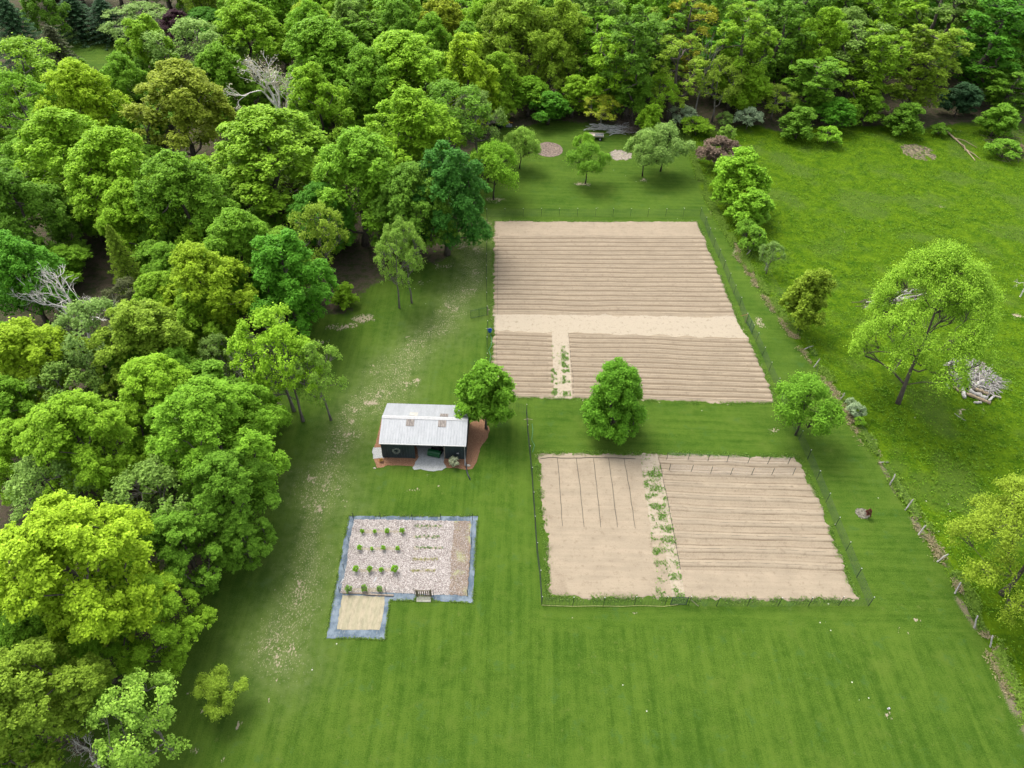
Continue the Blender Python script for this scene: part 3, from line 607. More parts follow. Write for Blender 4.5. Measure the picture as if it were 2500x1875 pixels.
# wood edge along the top, by crown
TOPEDGE = PX([(-400,300),(1190,300),(1300,303),(1400,305),(1500,312),(1600,316),(1700,316),(1800,314),(2000,308),(2250,302),(2500,301),(2900,300)])
F_ = [
 (1265,95,140,'oak','O','oak_tree','pale drooping tree over the top left end of the orchard lawn'),
 (1290,225,140,'maple','G','maple_tree','deep bright green tree low on the wood edge above the brown mulch circle'),
 (1215,255,90,'maple','y','maple_tree','yellow green tree over the yellow garden tool'),
 (1377,100,120,'oak','O','oak_tree','pale tipped oak second from the left along the top wood'),
 (1450,60,120,'tall','L','tall_tree','light green tall tree left of the grey snag'),
 (1400,225,105,'maple','y','maple_tree','yellow green maple low on the wood edge above the trailer'),
 (1545,140,120,'tall','g','tall_tree','bluish green tree with open crown below the grey snag'),
 (1470,262,85,'airy',(.28,.35,.02),'understory_tree','yellow orange small tree at the wood edge just behind the trailer'),
 (1548,225,100,'maple','g','maple_tree','mid green small tree at the foot of the wood above the stick heap'),
 (1600,225,80,'airy','y','understory_tree','yellow leaved thin tree left of the leaning bare tree'),
 (1680,85,105,'airytall',(.33,.36,.02),'tall_tree','tall yellow and orange leaved tree left of the leaning bare tree'),
 (1652,175,100,'airytall','O','tall_tree','olive thin tall tree under the orange leaved one'),
 (1620,60,110,'tall','G','tall_tree','green tall tree at the top edge left of the orange leaved one'),
 (1812,125,115,'tall','y','tall_tree','bright green tall tree standing forward in the top wood'),
 (1757,205,90,'airy','O','understory_tree','olive and orange thin tree left of the bright forward tree'),
 (1835,215,80,'maple','y','maple_tree','bright green lower crown beneath the forward tall tree'),
 (1900,95,125,'tall','g','tall_tree','dark green tall tree right of the bright forward one'),
 (1960,55,110,'tall','g','tall_tree','dull green tall tree at the top edge'),
 (2005,110,105,'oak','y','oak_tree','yellow green drooping tree left of the brightest tall maple'),
 (1895,240,95,'airy','O','understory_tree','olive thin tree with pale trunk above the pasture'),
 (1985,200,115,'tall','g','tall_tree','mid green tree in the wood edge above the round pasture bush'),
 (2045,270,115,'maple','D','maple_tree','dark green low crown at the wood foot above the round pasture bush'),
 (2165,70,135,'tall','y','tall_maple','brightest tall maple in the top right wood'),
 (2130,165,120,'tall','y','tall_maple','bright green maple just below and left of the brightest tall one'),
 (2120,255,115,'maple','G','maple_tree','bright green skirt of leaves low on the wood edge at the right'),
 (2290,60,130,'airytall','s','tall_tree','grey olive thin tall tree right of the brightest maple'),
 (2255,155,125,'tall','O','tall_tree','olive tree with small pale leaves at the top right'),
 (2350,235,125,'bushtree','K','cedar_tree','dark bluish cedar at the wood edge above the fallen branch'),
 (2215,280,115,'bushtree','g','bushy_tree','dark bush at the wood foot left of the cedar'),
 (2420,100,155,'tall','D','tall_tree','dark green tall tree in the top right corner'),
 (2465,215,115,'tall','g','tall_tree','dull green tall tree on the right edge above the scrub'),
 (2440,285,100,'bushtree','g','bushy_tree','low green bushy tree right of the cedar'),
 (2360,40,120,'tall','g','tall_tree','green tall tree at the top edge left of the corner one'),
 (2045,35,120,'tall','G','tall_tree','green tall tree behind the drooping yellow green one'),
 (1955,290,70,'bushtree','g','bushy_tree','small dark bush at the wood foot, right of the olive thin tree'),
 (1340,150,90,'oak','O','oak_tree','pale crown between the two drooping oaks'),
 (1490,170,100,'tall','y','tall_tree','yellow green tall tree above the trailer'),
 (1745,60,100,'tall','g','tall_tree','green tall tree behind the leaning bare tree'),
 (1340,255,80,'maple','D','maple_tree','deep green low crown right above the brown mulch circle'),
 (1590,285,60,'bushtree','y','bushy_tree','small bright bush tree above the brown brush heap'),
]
def edge_height(u, v, kind):
    h = HC[kind][1]
    while h > 3 and P(u, v, .58*h)[1] < np.interp(P(u, v, .58*h)[0], TOPEDGE[:, 0], TOPEDGE[:, 1])+3.5: h -= .4
    return h
for u, v, w, kind, c, nm, lb in F_:
    D0 = w*1.25*Q(*P(u, v, 9))[2]/FPX; h = min(max(D0*HR[kind], HC[kind][0]), edge_height(u, v+4, kind)); tree(u, v+4, w*1.25*min(1, max(h, 6.5)*1.15/D0), kind, c, nm, lb, H=max(h, 6.5), group='trees along the top edge of the place')
for ub, vb, w, H, c, lb in ((1664,305,74,3.8,'W','whitish flowering bush at the top wood behind the twin sage fruit trees'), (1698,330,92,3.4,'y','bright green spreading bush in front of the whitish flowering bush'),
                            (1822,315,66,4.2,'W','pale sage flowering bush under the bright forward tree'), (1766,312,44,3.2,'S','small grey green bush between the two flowering bushes'), (2290,330,50,2.4,'g','dark green bush under the cedar beside the fallen branch')):
    tree_base(ub, vb, w, H, 'shrub', c, 'bush', lb, cat='bush')
# dead and bare trees
tree(592*k, 180*k, 185*k, 'bare', (.30,.29,.18), 'bare_tree', 'pale bare tree with only buds, standing out of the upper left wood', pv=0, H=18)
tree(640*k, 215*k, 90*k, 'bare', (.26,.27,.14), 'bare_tree', 'smaller bare budding tree right of the pale bare one', pv=0, H=11)
tree(160, 705, 270, 'bare', 'S', 'dead_tree', 'white dead branches fanning out of a dark gap left of the sage tree', H=14, pv=1)
p = P(1692, 285); plant_at(p[0], p[1], 21, 7, 'snag', 'S', 'dead_tree', 'leaning grey bare tree in the top wood', pv=1, tilt=(0, .18), rz=0, bark=bark_mat('weathered_bark', (.27, .25, .22)))
p = P(1540, 190); plant_at(p[0], p[1], 20, 6, 'snag', 'S', 'dead_tree', 'upright grey snag at the top edge above the bluish green tree', pv=0, rz=0)
p = P(2490, 725); plant_at(p[0], p[1], 4.6, 3.6, 'bare', (.15,.15,.08), 'bare_shrub', 'bare twiggy shrub at the right edge beside the pasture', pv=0, cat='bush')
tree(185*k, 1630*k, 130*k, 'bare', (.16,.11,.08), 'bare_shrub', 'brown twiggy shrub at the bottom edge left of the young light tree', pv=0, H=4.5)
tree(490*k+30, 790*k, 70*k, 'bare', (.15,.17,.08), 'bare_tree', 'grey leafless tree inside the mid wood', pv=0, H=9)
# conifers and others round the distant lawn
for u, v, w, c, kind, nm, lb in ((138,112,105,'k','conifer','spruce_tree','brownish spruce in front of the small distant lawn'), (35,60,150,'K','conifer','spruce_tree','dark blue green spruce in the top left corner'),
    (180,24,120,'K','conifer','spruce_tree','dark spruce behind the small distant lawn, left one'), (255,30,110,'K','conifer','spruce_tree','dark spruce behind the small distant lawn, right one'),
    (105,10,90,'g','maple','maple_tree','green tree between the two dark corner spruces'), (340,45,130,'S','airy','thin_tree','pale loose tree right behind the small distant lawn'), (435,55,85,'P','maple','plum_tree','dark purple leaved tree near the top left'),
    (505,50,110,'D','maple','maple_tree','dark green tree right of the purple one'), (240,190,60,'k','conifer','juniper_tree','brown green juniper at the right end of the gravel road'), (580,15,90,'G','maple','maple_tree','green tree at the top edge right of the dark green one')):
    tree(u, v+10, w*1.25, kind, c, nm, lb, H={138: 12, 35: 15, 180: 9.5, 255: 9.5, 340: 9, 435: 9, 505: 9, 240: 7}.get(u))
# deep wood filling the top edge and the shade under the canopy
used = [(o.location.x, o.location.y) for o in COL.objects if o.type == 'EMPTY']
gp = PX([(60,40),(330,40),(345,165),(150,240),(20,235)]).tolist()
def free(x, y, d): return all(hypot(x-a, y-b) > d for a, b in used)
n1 = n2 = 0
for j in range(13):
    for i in range(46):
        x = -190 + i*8.6 + rnd.uniform(-2.8, 2.8); y = 158 + j*9.5 + rnd.uniform(-3, 3)
        u, v, w = Q(x, y, 14)
        if not (-60 < u < 2560) or v < -140 or Q(x, y, 18)[1] > 330: continue
        if sdf_poly(np.array([x]), np.array([y]), gp)[0] > -3 or not free(x, y, 6.2): continue
        if x < -60 and y < 175: continue
        used.append((x, y)); n1 += 1
        kd = rnd.choice(['maple', 'tall', 'maple', 'oak', 'airytall']); c = rnd.choice(['G', 'g', 'y', 'O', 'G', 'g'] if u < 1500 else ['g', 'G', 'D', 'O', 's', 'g'])
        plant_at(x, y, rnd.uniform(13.5, 18.5), rnd.uniform(10.5, 13.5), kd, c, 'woodland_tree', 'woodland tree deep in the dense wood beyond the top row of named crowns', group='trees deep in the wood')
for j in range(20):
    for i in range(26):
        x = -100 + i*6.2 + rnd.uniform(-2, 2); y = 24 + j*6.4 + rnd.uniform(-2, 2)
        if y > 150: continue
        if sdf_poly(np.array([x]), np.array([y]), WOOD)[0] < 3.5 or sdf_poly(np.array([x]), np.array([y]), gp)[0] > -4: continue
        u, v, w = Q(x, y, 5)
        if not (-90 < u < 2580 and -50 < v < 1950): continue
        if not free(x, y, 2.6) or rnd.random() < .25: continue
        if ((u-150)/150)**2+((v-740)/110)**2 < 1: continue
        n2 += 1
        plant_at(x, y, rnd.uniform(6, 11), rnd.uniform(6, 8.5), rnd.choice(['maple', 'bushtree', 'maple']), rnd.choice(['g', 'G', 'y', 'G']), 'understory_tree', 'low understory tree glimpsed in the gaps beneath the large crowns of the wood', group='understory trees in the wood')
print('TREES', n1, n2)
# ================================================================= SMALL STRUCTURES AND THINGS
def jag(poly, step=.25, amp=.05, seed=0):
    g = random.Random(seed); out = []
    for i in range(len(poly)):
        a = np.array(poly[i]); b = np.array(poly[(i+1) % len(poly)]); n = max(1, int(np.linalg.norm(b-a)/step))
        for j in range(n):
            q = a+(b-a)*j/n; out.append((q[0]+g.uniform(-amp, amp), q[1]+g.uniform(-amp, amp)))
    return out
def sheet(name, poly, z, mat, amp=.05, step=.25, seed=0, **kw):
    return tag(MB().prism(jag(poly, step, amp, seed), -.03, z).build(name, mat), **kw)
def zp(pts, ox, oy, f, z=0): return PX([(ox+a/f, oy+b/f) for a, b in pts], z).tolist()
SH = lambda pts: zp(pts, 900, 970, 6.9125)
GA = lambda pts: zp(pts, 790, 1240, 5.0275)

# ---- shed
t = NT('barn_red_mulch'); n = t.noise(9, 5, t.co(), .8); t.bump(n, .8, .06)
MULCH = t.done(t.mix(t.ramp(n, .32, .68), (.16, .070, .034), (.42, .235, .135)), .95)
t = NT('crushed_stone'); n = t.noise(11, 5, t.co(), .8); t.bump(n, .6, .04)
STONE = t.done(t.mix(t.ramp(n, .3, .7), (.26, .275, .265), (.55, .565, .545)), .95)
sheet('mulch_bed', SH([(90,1035),(70,900),(100,840),(160,600),(215,370),(400,300),(1700,450),(1760,410),(1900,372),(2000,380),(2040,560),(2000,690),(1890,840),(1845,990),(1815,1110),(1750,1205),(1640,1228),(1500,1195),(1310,1190),(745,1165),(310,1145),(240,1180),(140,1190)]), .02, MULCH, seed=4, kind='structure')
sheet('gravel_pad', SH([(845,1010),(740,1185),(765,1225),(880,1215),(1060,1250),(1230,1238),(1310,1190),(1268,1090),(1285,1010),(1300,600),(760,600)]), .032, STONE, seed=5, kind='structure')
sheet('gravel_path', SH([(75,850),(235,850),(262,1030),(80,1035),(62,930)]), .032, STONE, seed=6, kind='structure')

def siding(name, c, ribs=1):
    t = NT(name); n = t.noise(2, 4, t.co((1, 1, .3))); return t.done(t.mix(t.ramp(n, .3, .7), [x*.85 for x in c], [x*1.2 for x in c]), .45)
DARK = siding('dark_siding', (.034, .050, .054)); TRIM = siding('grey_trim', (.12, .15, .165)); WHITE = simple('white_metal', (.50, .50, .49), .45, .08)
t = NT('galvanised_roof'); n = t.noise(.8, 5, t.co((2.2, .35, 1)), .7); n2 = t.noise(9, 4, t.co((1, .25, 1)), .7)
c = t.mix(t.ramp(t.math('ADD', t.math('MULTIPLY', n, .6), t.math('MULTIPLY', n2, .4)), .36, .62), (.34, .355, .365), (.42, .435, .445))
c = t.mix(t.math('MULTIPLY', t.ramp(t.noise(1.6, 5, t.co(), .8), .66, .74), .5), c, (.36, .26, .19))
ROOF = t.done(c, .5, .15)
x0, x1, y0, y1, zw, yr, zr = -14.1, -4.9, 51.9, 57.5, 2.5, 54.65, 3.55
shed = empty('shed', ((x0+x1)/2, y0, 0), label='dark shed with pale ribbed metal roof and open sliding door', cat='shed')
def shp(name, mb, mat, parent=shed, smooth=False):
    for a in mb.v: a[:, 0] -= shed.location.x; a[:, 1] -= shed.location.y
    return mb.build(name, mat, parent, None, smooth)
def ribwall(a, b, h0, h1=None, th=.08, pitch=.3, out=None):
    m = MB(); a = np.array(a); b = np.array(b); L = np.linalg.norm(b-a); d = (b-a)/L; rz = atan2(d[1], d[0]); c = (a+b)/2
    m.box((c[0], c[1], h0), (L, th, h0*2)) if False else m.box((c[0], c[1], h0/2+.015), (L, th, h0-.03), rz)
    for i in range(int(L/pitch)+1):
        q = a+d*min(L-.02, .02+i*pitch)
        m.box((q[0]+out[0]*(th/2+.012), q[1]+out[1]*(th/2+.012), h0/2+.02), (.045, .024, h0-.06), rz)
    return m
shp('wall', ribwall((-7.15, y0), (x1, y0), zw, out=(0, -1)), DARK)
shp('wall', ribwall((x1, y0+.05), (x1, y1), zw, out=(1, 0)), DARK); shp('wall', ribwall((x0, y0+.05), (x0, y1), zw, out=(-1, 0)), DARK); shp('wall', ribwall((x0+.05, y1), (x1-.05, y1), zw, out=(0, 1)), DARK)
for xx in (x0, x1):
    s = 1 if xx == x1 else -1
    m = MB(); m.add([(xx-.035, y0+.02, zw-.012), (xx-.035, y1-.02, zw-.012), (xx-.035, yr, zr-.06), (xx+.035, y0+.02, zw-.012), (xx+.035, y1-.02, zw-.012), (xx+.035, yr, zr-.06)], [(0, 1, 2), (3, 5, 4), (0, 2, 5, 3), (1, 4, 5, 2), (0, 3, 4, 1)])
    shp('gable', m, DARK)
door = shp('sliding_door', ribwall((x0+.03, y0-.12), (-10.45, y0-.12), zw-.2, th=.05, out=(0, -1)), DARK)
m = MB().box((-10.7, y0-.11, zw-.06), (6.75, .2, .2)); shp('door_track', m, TRIM)
shp('door_post', MB().box((-7.2, y0-.07, 1.15), (.09, .1, 2.3)), simple('weathered_wood', (.24, .20, .15)))
shp('door_handle', MB().box((-5.75, y0-.085, 1.0), (.22, .05, .09)).box((-5.68, y0-.1, 1.02), (.06, .05, .2)), WHITE)
def roofslope(ya, za, yb, zb_, name='roof'):
    m = []; xs = [x0-.14]; zz = [0]; x = x0-.14
    while x < x1+.12: xs += [x+.22, x+.245, x+.275, x+.30]; zz += [0, .022, .022, 0]; x += .30
    xs = np.array(xs); zz = np.array(zz); k = np.clip(xs, None, x1+.14); n = len(xs)
    V = np.concatenate([np.stack([k, np.full(n, ya+(yb-ya)*t_), za+(zb_-za)*t_+zz], 1) for t_ in (0, 1)]); V2 = V - np.array([0, 0, .035])
    f = [(i, i+1, n+i+1, n+i) for i in range(n-1)]; f += [(2*n+i, 3*n+i, 3*n+i+1, 2*n+i+1) for i in range(n-1)]
    f += [(i, 2*n+i, 2*n+i+1, i+1) for i in range(n-1)] + [(n+i, n+i+1, 3*n+i+1, 3*n+i) for i in range(n-1)] + [(0, n, 3*n, 2*n), (n-1, 3*n-1, 4*n-1, 2*n-1)]
    return shp(name, MB().add(np.concatenate([V, V2]), f), ROOF)
rf = roofslope(y0-.28, zw+.06, yr, zr); rb = roofslope(y1+.25, zw+.06, yr, zr)
shp('ridge_cap', MB().box(((x0+x1)/2, yr-.12, zr+.0), (9.5, .26, .03), M=Matrix.Rotation(radians(20), 3, 'X')).box(((x0+x1)/2, yr+.12, zr+.0), (9.5, .26, .03), M=Matrix.Rotation(radians(-20), 3, 'X')), WHITE)
sl = (zr-zw-.06)/(yr-y0+.28)
t = NT('stained_skylight'); n = t.noise(3, 4, t.co((6, .6, 1)), .7); SKY1 = t.done(t.mix(t.ramp(n, .35, .65), (.12, .095, .085), (.34, .30, .26)), .5)
SKY2 = simple('pale_skylight', (.50, .48, .42), .5, .12, 3)
for xa, ya, yb, par, mt in ((-11.52, 53.62, 54.42, rf, SKY1), (-8.0, 53.62, 54.42, rf, SKY1), (-7.9, 55.0, 55.65, rb, SKY1), (-11.3, 55.0, 55.75, rb, SKY2)):
    m = MB(); zf = lambda y: zr-abs(y-yr)*(zr-zw-.06)/abs((yr-y0+.28) if y < yr else (y1+.25-yr))+.034
    for j in range(9):
        a = xa+j*.1; m.add([(a, ya, zf(ya)-.02), (a+.1, ya, zf(ya)-.02), (a+.1, yb, zf(yb)-.02), (a, yb, zf(yb)-.02), (a, ya, zf(ya)), (a+.05, ya, zf(ya)+.012), (a+.1, ya, zf(ya)), (a, yb, zf(yb)), (a+.05, yb, zf(yb)+.012), (a+.1, yb, zf(yb))], [(4, 5, 8, 7), (5, 6, 9, 8), (0, 1, 6, 5, 4), (3, 7, 8, 9, 2), (0, 4, 7, 3), (1, 2, 9, 6)])
    shp('skylight', m, mt, par)
shp('gutter', MB().box(((x0+x1)/2, y0-.34, zw+.0), (9.45, .12, .10)), WHITE)
shp('downspout', MB().tube([(x1-.06, y0-.34, zw-.03), (x1-.06, y0-.16, zw-.3), (x1-.06, y0-.12, .3), (x1-.04, y0-.35, .1), (x1+.0, y0-1.0, .07)], .05, 6), WHITE)
a, b, c_ = P(1138, 1131), P(1139, 1148), P(1148, 1172)
tag(MB().tube([(a[0], a[1], .07), ((a[0]+b[0])/2, (a[1]+b[1])/2, .07), (b[0], b[1], .07), ((b[0]+c_[0])/2-.06, (b[1]+c_[1])/2, .07), (c_[0], c_[1], .07)], .075, 8).build('drain_pipe', simple('black_plastic', (.03, .035, .04), .4), smooth=True), 'black corrugated drain pipe lying on the grass off the shed corner', 'pipe')
g = np.random.default_rng(5); m = MB()
for _ in range(60):
    th = g.random()*6.28; r = .33+.06*g.normal(); pts = [(r*cos(th+s)+.04*g.normal(), 0+.05*g.normal()-.02, r*sin(th+s)+.04*g.normal()) for s in (0, .25, .5, .75)]; m.tube(pts, .018, 4)
tag(m.build('wreath', simple('pale_twigs', (.26, .29, .23)), None, (-12.45, y0-.24, 1.32)), 'round pale twig wreath hanging on the dark shed door', 'wreath')
# machine in the doorway
p = P(1060, 1107, .5); mw = empty('garden_machine', (p[0], p[1], 0), radians(-14), 'green garden machine parked half inside the open shed door', 'mower')
GREEN = simple('green_paint', (.012, .085, .030), .4, .2); BLK = simple('black_rubber', (.02, .02, .02), .7)
m = MB(); pr = [(-.3, .25), (-.34, .55), (-.26, .8), (-.1, .9), (.2, .9), (.32, .75), (.32, .3)]
n = len(pr); m.add([(-.72, y, z) for y, z in pr]+[(.72, y, z) for y, z in pr], [tuple(range(n))[::-1], tuple(range(n, 2*n))]+[(i, (i+1) % n, n+(i+1) % n, n+i) for i in range(n)])
for xx in (-.5, -.17, .17, .5): m.box((xx, -.33, .55), (.03, .05, .34))
m.build('hopper', GREEN, mw)
MB().box((.1, .9, .55), (.7, 1.1, .35)).box((.1, 1.3, .85), (.55, .5, .3)).build('engine_deck', simple('machine_black', (.03, .03, .03)), mw); MB().box((.1, .75, .98), (.45, .4, .1)).box((.1, .52, 1.2), (.45, .08, .4)).build('seat', BLK, mw)
for xx, yy, r in ((-.5, .75, .26), (.6, .75, .26), (-.4, 1.65, .18), (.55, 1.65, .18)):
    MB().tube([(xx-.1, yy, r), (xx+.1, yy, r)], r, 14).build('wheel', BLK, mw)
def rock(u, v, s, label, col=(.5, .46, .38)):
    g = np.random.default_rng(int(u)); p = P(u, v); th = np.linspace(0, 2*pi, 9)[:-1]; R1 = s*(.8+.4*g.random(8)); m = MB()
    V = [(R1[i]*cos(a), R1[i]*sin(a)*.7, -.02) for i, a in enumerate(th)]+[(.75*R1[i]*cos(a), .55*R1[i]*sin(a), s*.5) for i, a in enumerate(th)]+[(0, 0, s*.62)]
    m.add(V, [(i, (i+1) % 8, 8+(i+1) % 8, 8+i) for i in range(8)]+[(8+i, 8+(i+1) % 8, 16) for i in range(8)])
    return tag(m.build('rock', simple('pale_rock', col), None, (p[0], p[1], 0)), label, 'rock')
rock(1143, 1137, .26, 'pale rock on the mulch by the downspout foot'); rock(900+100/6.9, 970+1195/6.9, .16, 'small pale rock at the left tip of the mulch bed')
tree_base(1107, 1137, 31, 1.25, 'shrub', (.34, .38, .22), 'variegated_shrub', 'cream and green shrub in front of the shed right of the door', cat='bush')
tree_base(930, 1127, 12, .5, 'shrub', (.45, .27, .06), 'dry_grass_tuft', 'orange dry grass tuft at the left front corner of the shed', cat='plant')

# ---- fences
TG = simple('dark_green_paint', (.012, .028, .018), .5); CAPM = simple('white_cap', (.70, .70, .66), .5, .05); WIRE = simple('dark_wire', (.030, .038, .034), .6)
POST_ME = {}
def tpost(x, y, h, parent, cap=True, mat=None, w=.055):
    key = (round(h, 2), mat.name if mat else '', w)
    if key not in POST_ME: POST_ME[key] = (MB().box((0, 0, h/2), (w, w*.28, h)).box((0, w*.4, h/2), (w*.28, w*.8, h)).mesh('post', mat or TG), MB().box((0, 0, h+.03), (w*1.2, w*1.2, .08)).mesh('post_cap', CAPM))
    q = link('post', POST_ME[key][0], parent, (x-parent.location.x, y-parent.location.y, 0)); q.rotation_euler = (rnd.uniform(-.03, .03), rnd.uniform(-.03, .03), rnd.random()*.4)
    if cap: link('post_cap', POST_ME[key][1], q)
def netting(m, a, b, h, dx=.3, dz=.15, r=.0065, z0=.03):
    a = np.array(a[:2]); b = np.array(b[:2]); L = np.linalg.norm(b-a)
    for i in range(int((h-z0)/dz)+1): z = z0+i*dz; m.tube([(*a, z), (*((a+b)/2), z-.01), (*b, z)], r, 3, False)
    n = max(1, int(L/dx))
    for i in range(n): q = a+(b-a)*i/n; m.tube([(*q, z0), (*q, h)], r, 3, False)
def interp(line, n): return [tuple(np.array(line[0])+(np.array(line[1])-np.array(line[0]))*i/n) for i in range(n)]
TOPF = [(1188,530)]+[(u, 529) for u in (1233,1277,1321,1365,1409,1453,1496,1538.6,1581,1624,1667)]+[(1708.6,528)]
RIGHTF = [(1720.6,550.6),(1730,577.5),(1742,603),(1754,629),(1766.5,656.7),(1778.6,688),(1791,717.7),(1805,747.5),(1819,786),(1835.5,815),(1845,834),(1861,869),(1877,906.6),(1895,945),(1913,987),(1932,1032),(1950,1073.4),(1971.5,1121),(1993,1172),(2016,1226.6),(2039,1284),(2065,1345),(2091,1410),(2120,1480)]
BOTF = [(2047,1479),(1973.5,1480),(1899,1480),(1824,1480),(1749,1480),(1680,1478),(1623,1477),(1548,1478),(1473,1480),(1398,1480),(1322,1477)]
LEFTF = [(1318,1413),(1310,1347),(1306,1283),(1302,1223),(1298,1163),(1293,1111),(1288,1060),(1285,1010),(1228,993),(1192,975),(1190,930),(1189,885),(1189,845),(1190.5,805)]
LEFTU = [(1189,769),(1188.6,735),(1188,700),(1188,668),(1188,640),(1188,612),(1188,582),(1188,556),(1188,530)]
p0 = P(1700, 1480); fen = empty('garden_fence', (p0[0], p0[1], 0), label='long post and mesh fence enclosing both tilled fields', cat='fence')
m = MB(); allp = [TOPF, RIGHTF, BOTF, LEFTF, LEFTU[:-1]]
for seg in allp:
    for q in seg: w = P(*q); tpost(w[0], w[1], 1.5, fen, w=.048)
loop = TOPF+RIGHTF+BOTF+LEFTF
for i in range(len(loop)-1):
    if loop[i] == (1680, 1478): continue
    netting(m, P(*loop[i]), P(*loop[i+1]), 1.42)
for i in range(len(LEFTU)-1): netting(m, P(*LEFTU[i]), P(*LEFTU[i+1]), 1.42)
for a in m.v: a[:, 0] -= p0[0]; a[:, 1] -= p0[1]
m.build('netting', WIRE, fen)
# gates (they swing on the fence posts)
def gate(pts, h, mat, label=None, wood=False):
    W3 = [P(*q) for q in pts]; g_ = MB(); n_ = MB()
    for q in W3: g_.box((q[0]-p0[0], q[1]-p0[1], h/2), (.05, .05, h))
    for a, b in zip(W3[:-1], W3[1:]):
        a = a-np.array([p0[0], p0[1], 0]); b = b-np.array([p0[0], p0[1], 0])
        for z in (.06, h-.03): g_.tube([(a[0], a[1], z), (b[0], b[1], z)], .02, 5)
        netting(n_, a, b, h, .12, .1, .006)
    q = g_.build('gate', mat, fen); n_.build('gate_mesh', mat, q)
    if label: q['label'] = label
GP = simple('green_gate_paint', (.010, .075, .035), .5)
gate([(1188.8,769),(1169.5,773.2),(1149.6,777.3)], 1.35, GP, 'open green mesh gate'); gate([(1822,787),(1830,800),(1835.5,815)], 1.35, GP, 'green mesh gate'); gate([(1637,1476),(1675,1476)], 1.3, simple('dark_blue_gate', (.03, .05, .055)), 'dark metal gate')
WOOD_ = simple('pale_lumber', (.42, .36, .25), .8); WOOD2 = simple('orange_board', (.42, .23, .10), .8)
a = P(1819, 787); b = P(1825, 771, 1.3)
bm_ = MB().tube([(a[0]-p0[0], a[1]-p0[1], 0), (a[0]-p0[0], a[1]-p0[1], 1.5)], .05, 4).build('gate_post', WOOD_, fen); q = P(1808.5, 772, 1.35)
MB().tube([(a[0]-p0[0], a[1]-p0[1], 1.4), (q[0]-p0[0], q[1]-p0[1], 1.4)], .05, 4).build('brace_board', WOOD2, fen)
a = P(1189.5, 769.5); MB().tube([(a[0]-p0[0]+.08, a[1]-p0[1], 0), (a[0]-p0[0]+.08, a[1]-p0[1], 1.5)], .045, 4).box((a[0]-p0[0]+.2, a[1]-p0[1], .95), (.3, .06, .1)).build('gate_post', WOOD_, fen)
a = P(1681, 1477); b = P(1686, 1476); MB().tube([(a[0]-p0[0], a[1]-p0[1], 1.0), (a[0]-p0[0]+.9, a[1]-p0[1]-.1, .03)], .04, 4).build('brace_board', WOOD_, fen)
# trellises
NETW = simple('grey_netting', (.36, .36, .37), .7)
for lb, pts in (('upper of two netted trellis rows at the top of the lower field', [(1627,1123.5),(1679,1125),(1727.5,1128),(1774,1130.5),(1824.7,1133),(1873,1135),(1923,1135)]),
                ('lower of two netted trellis rows at the top of the lower field', [(1633,1151),(1686.5,1154),(1734,1158),(1783,1160.5),(1834,1161),(1883,1161.7),(1934.5,1162)])):
    w = P(*pts[0]); e = empty('trellis', (w[0], w[1], 0), label=lb, cat='trellis'); m = MB()
    for q in pts: z = P(*q); tpost(z[0], z[1], 1.3, e, cap=False, w=.05)
    for q, r in zip(pts[:-1], pts[1:]): netting(m, P(*q)-np.array([w[0], w[1], 0]), P(*r)-np.array([w[0], w[1], 0]), 1.25, .12, .12, .0035)
    m.build('netting', NETW, e)
# ---- irrigation
HOSE = simple('black_hose', (.035, .032, .03), .6)
def drip(label, header, lines, z=.07, r=.02):
    w = P(*header[0]); e = empty('drip_irrigation', (w[0], w[1], 0), label=label, cat='hose'); off = np.array([w[0], w[1], 0])
    def smooth(pts, wob): 
        q = []
        for a, b in zip(pts[:-1], pts[1:]):
            n = max(2, int(np.linalg.norm(np.array(b)-np.array(a))/1.0))
            for i in range(n): c = np.array(a)+(np.array(b)-np.array(a))*i/n; q.append(c+np.array([rnd.uniform(-wob, wob), rnd.uniform(-wob, wob), 0]))
        q.append(np.array(pts[-1])); return np.array(q)-off
    MB().tube(smooth([(*P(*q)[:2], z) for q in header], .04), r*1.3, 5).build('header_hose', HOSE, e)
    for l in lines: MB().tube(smooth(l, .035) if len(l) < 4 else np.array(l)-off, r, 4).build('drip_line', HOSE, e)
drip('black drip hose with five long branches on the bare left bed of the lower field', [(1319,1121),(1340,1118),(1370,1119),(1440,1118),(1500,1119),(1551,1121)],
     [[(*P(a, 1119)[:2], .07), (*P(a+(b-a)*.45, 1119+(v-1119)*.4)[:2], .07), (*P(b, v)[:2], .07)] for a, b, v in ((1360.5,1373.5,1285),(1407,1426,1287),(1448.5,1466.5,1288),(1485,1507,1288),(1523,1551,1291))])
def rowline(r0, r1, n, i, xa, xb, seed, sc, wk, frac=.5):
    xs = np.arange(xa, xb, .5); yt = lerpline(*r0, xs); yb = lerpline(*r1, xs); y = yt-(yt-yb)*(i+frac)/n
    wob = (fbm(xs, y, sc, seed)-.5)*wk; y = yt-(yt-yb)*(i+frac-wob)/n
    return np.stack([xs, y, np.full(len(xs), .13)], 1)
xr = lambda y: np.interp(y, [53.6, 61, 76, 83, 104], [33.4, 32.6, 31.2, 30.9, 30])
drip('black drip hoses on every bed of the large upper part of the upper field', [(1214,571),(1216,600),(1214,680),(1215,770)], [rowline(u_r0, u_r1, 18, i, P(1215, 650)[0], 28.6+i*.08, 77, 9, .5) for i in range(18)], z=.1, r=.014)
drip('black drip hoses on the short beds at the lower left of the upper field', [(1212,810),(1213,880),(1212,960)], [rowline(u_l0, u_l1, 13, i, P(1214, 880)[0], P(1346, 880)[0], 77, 9, .5) for i in range(13)], z=.1, r=.014)
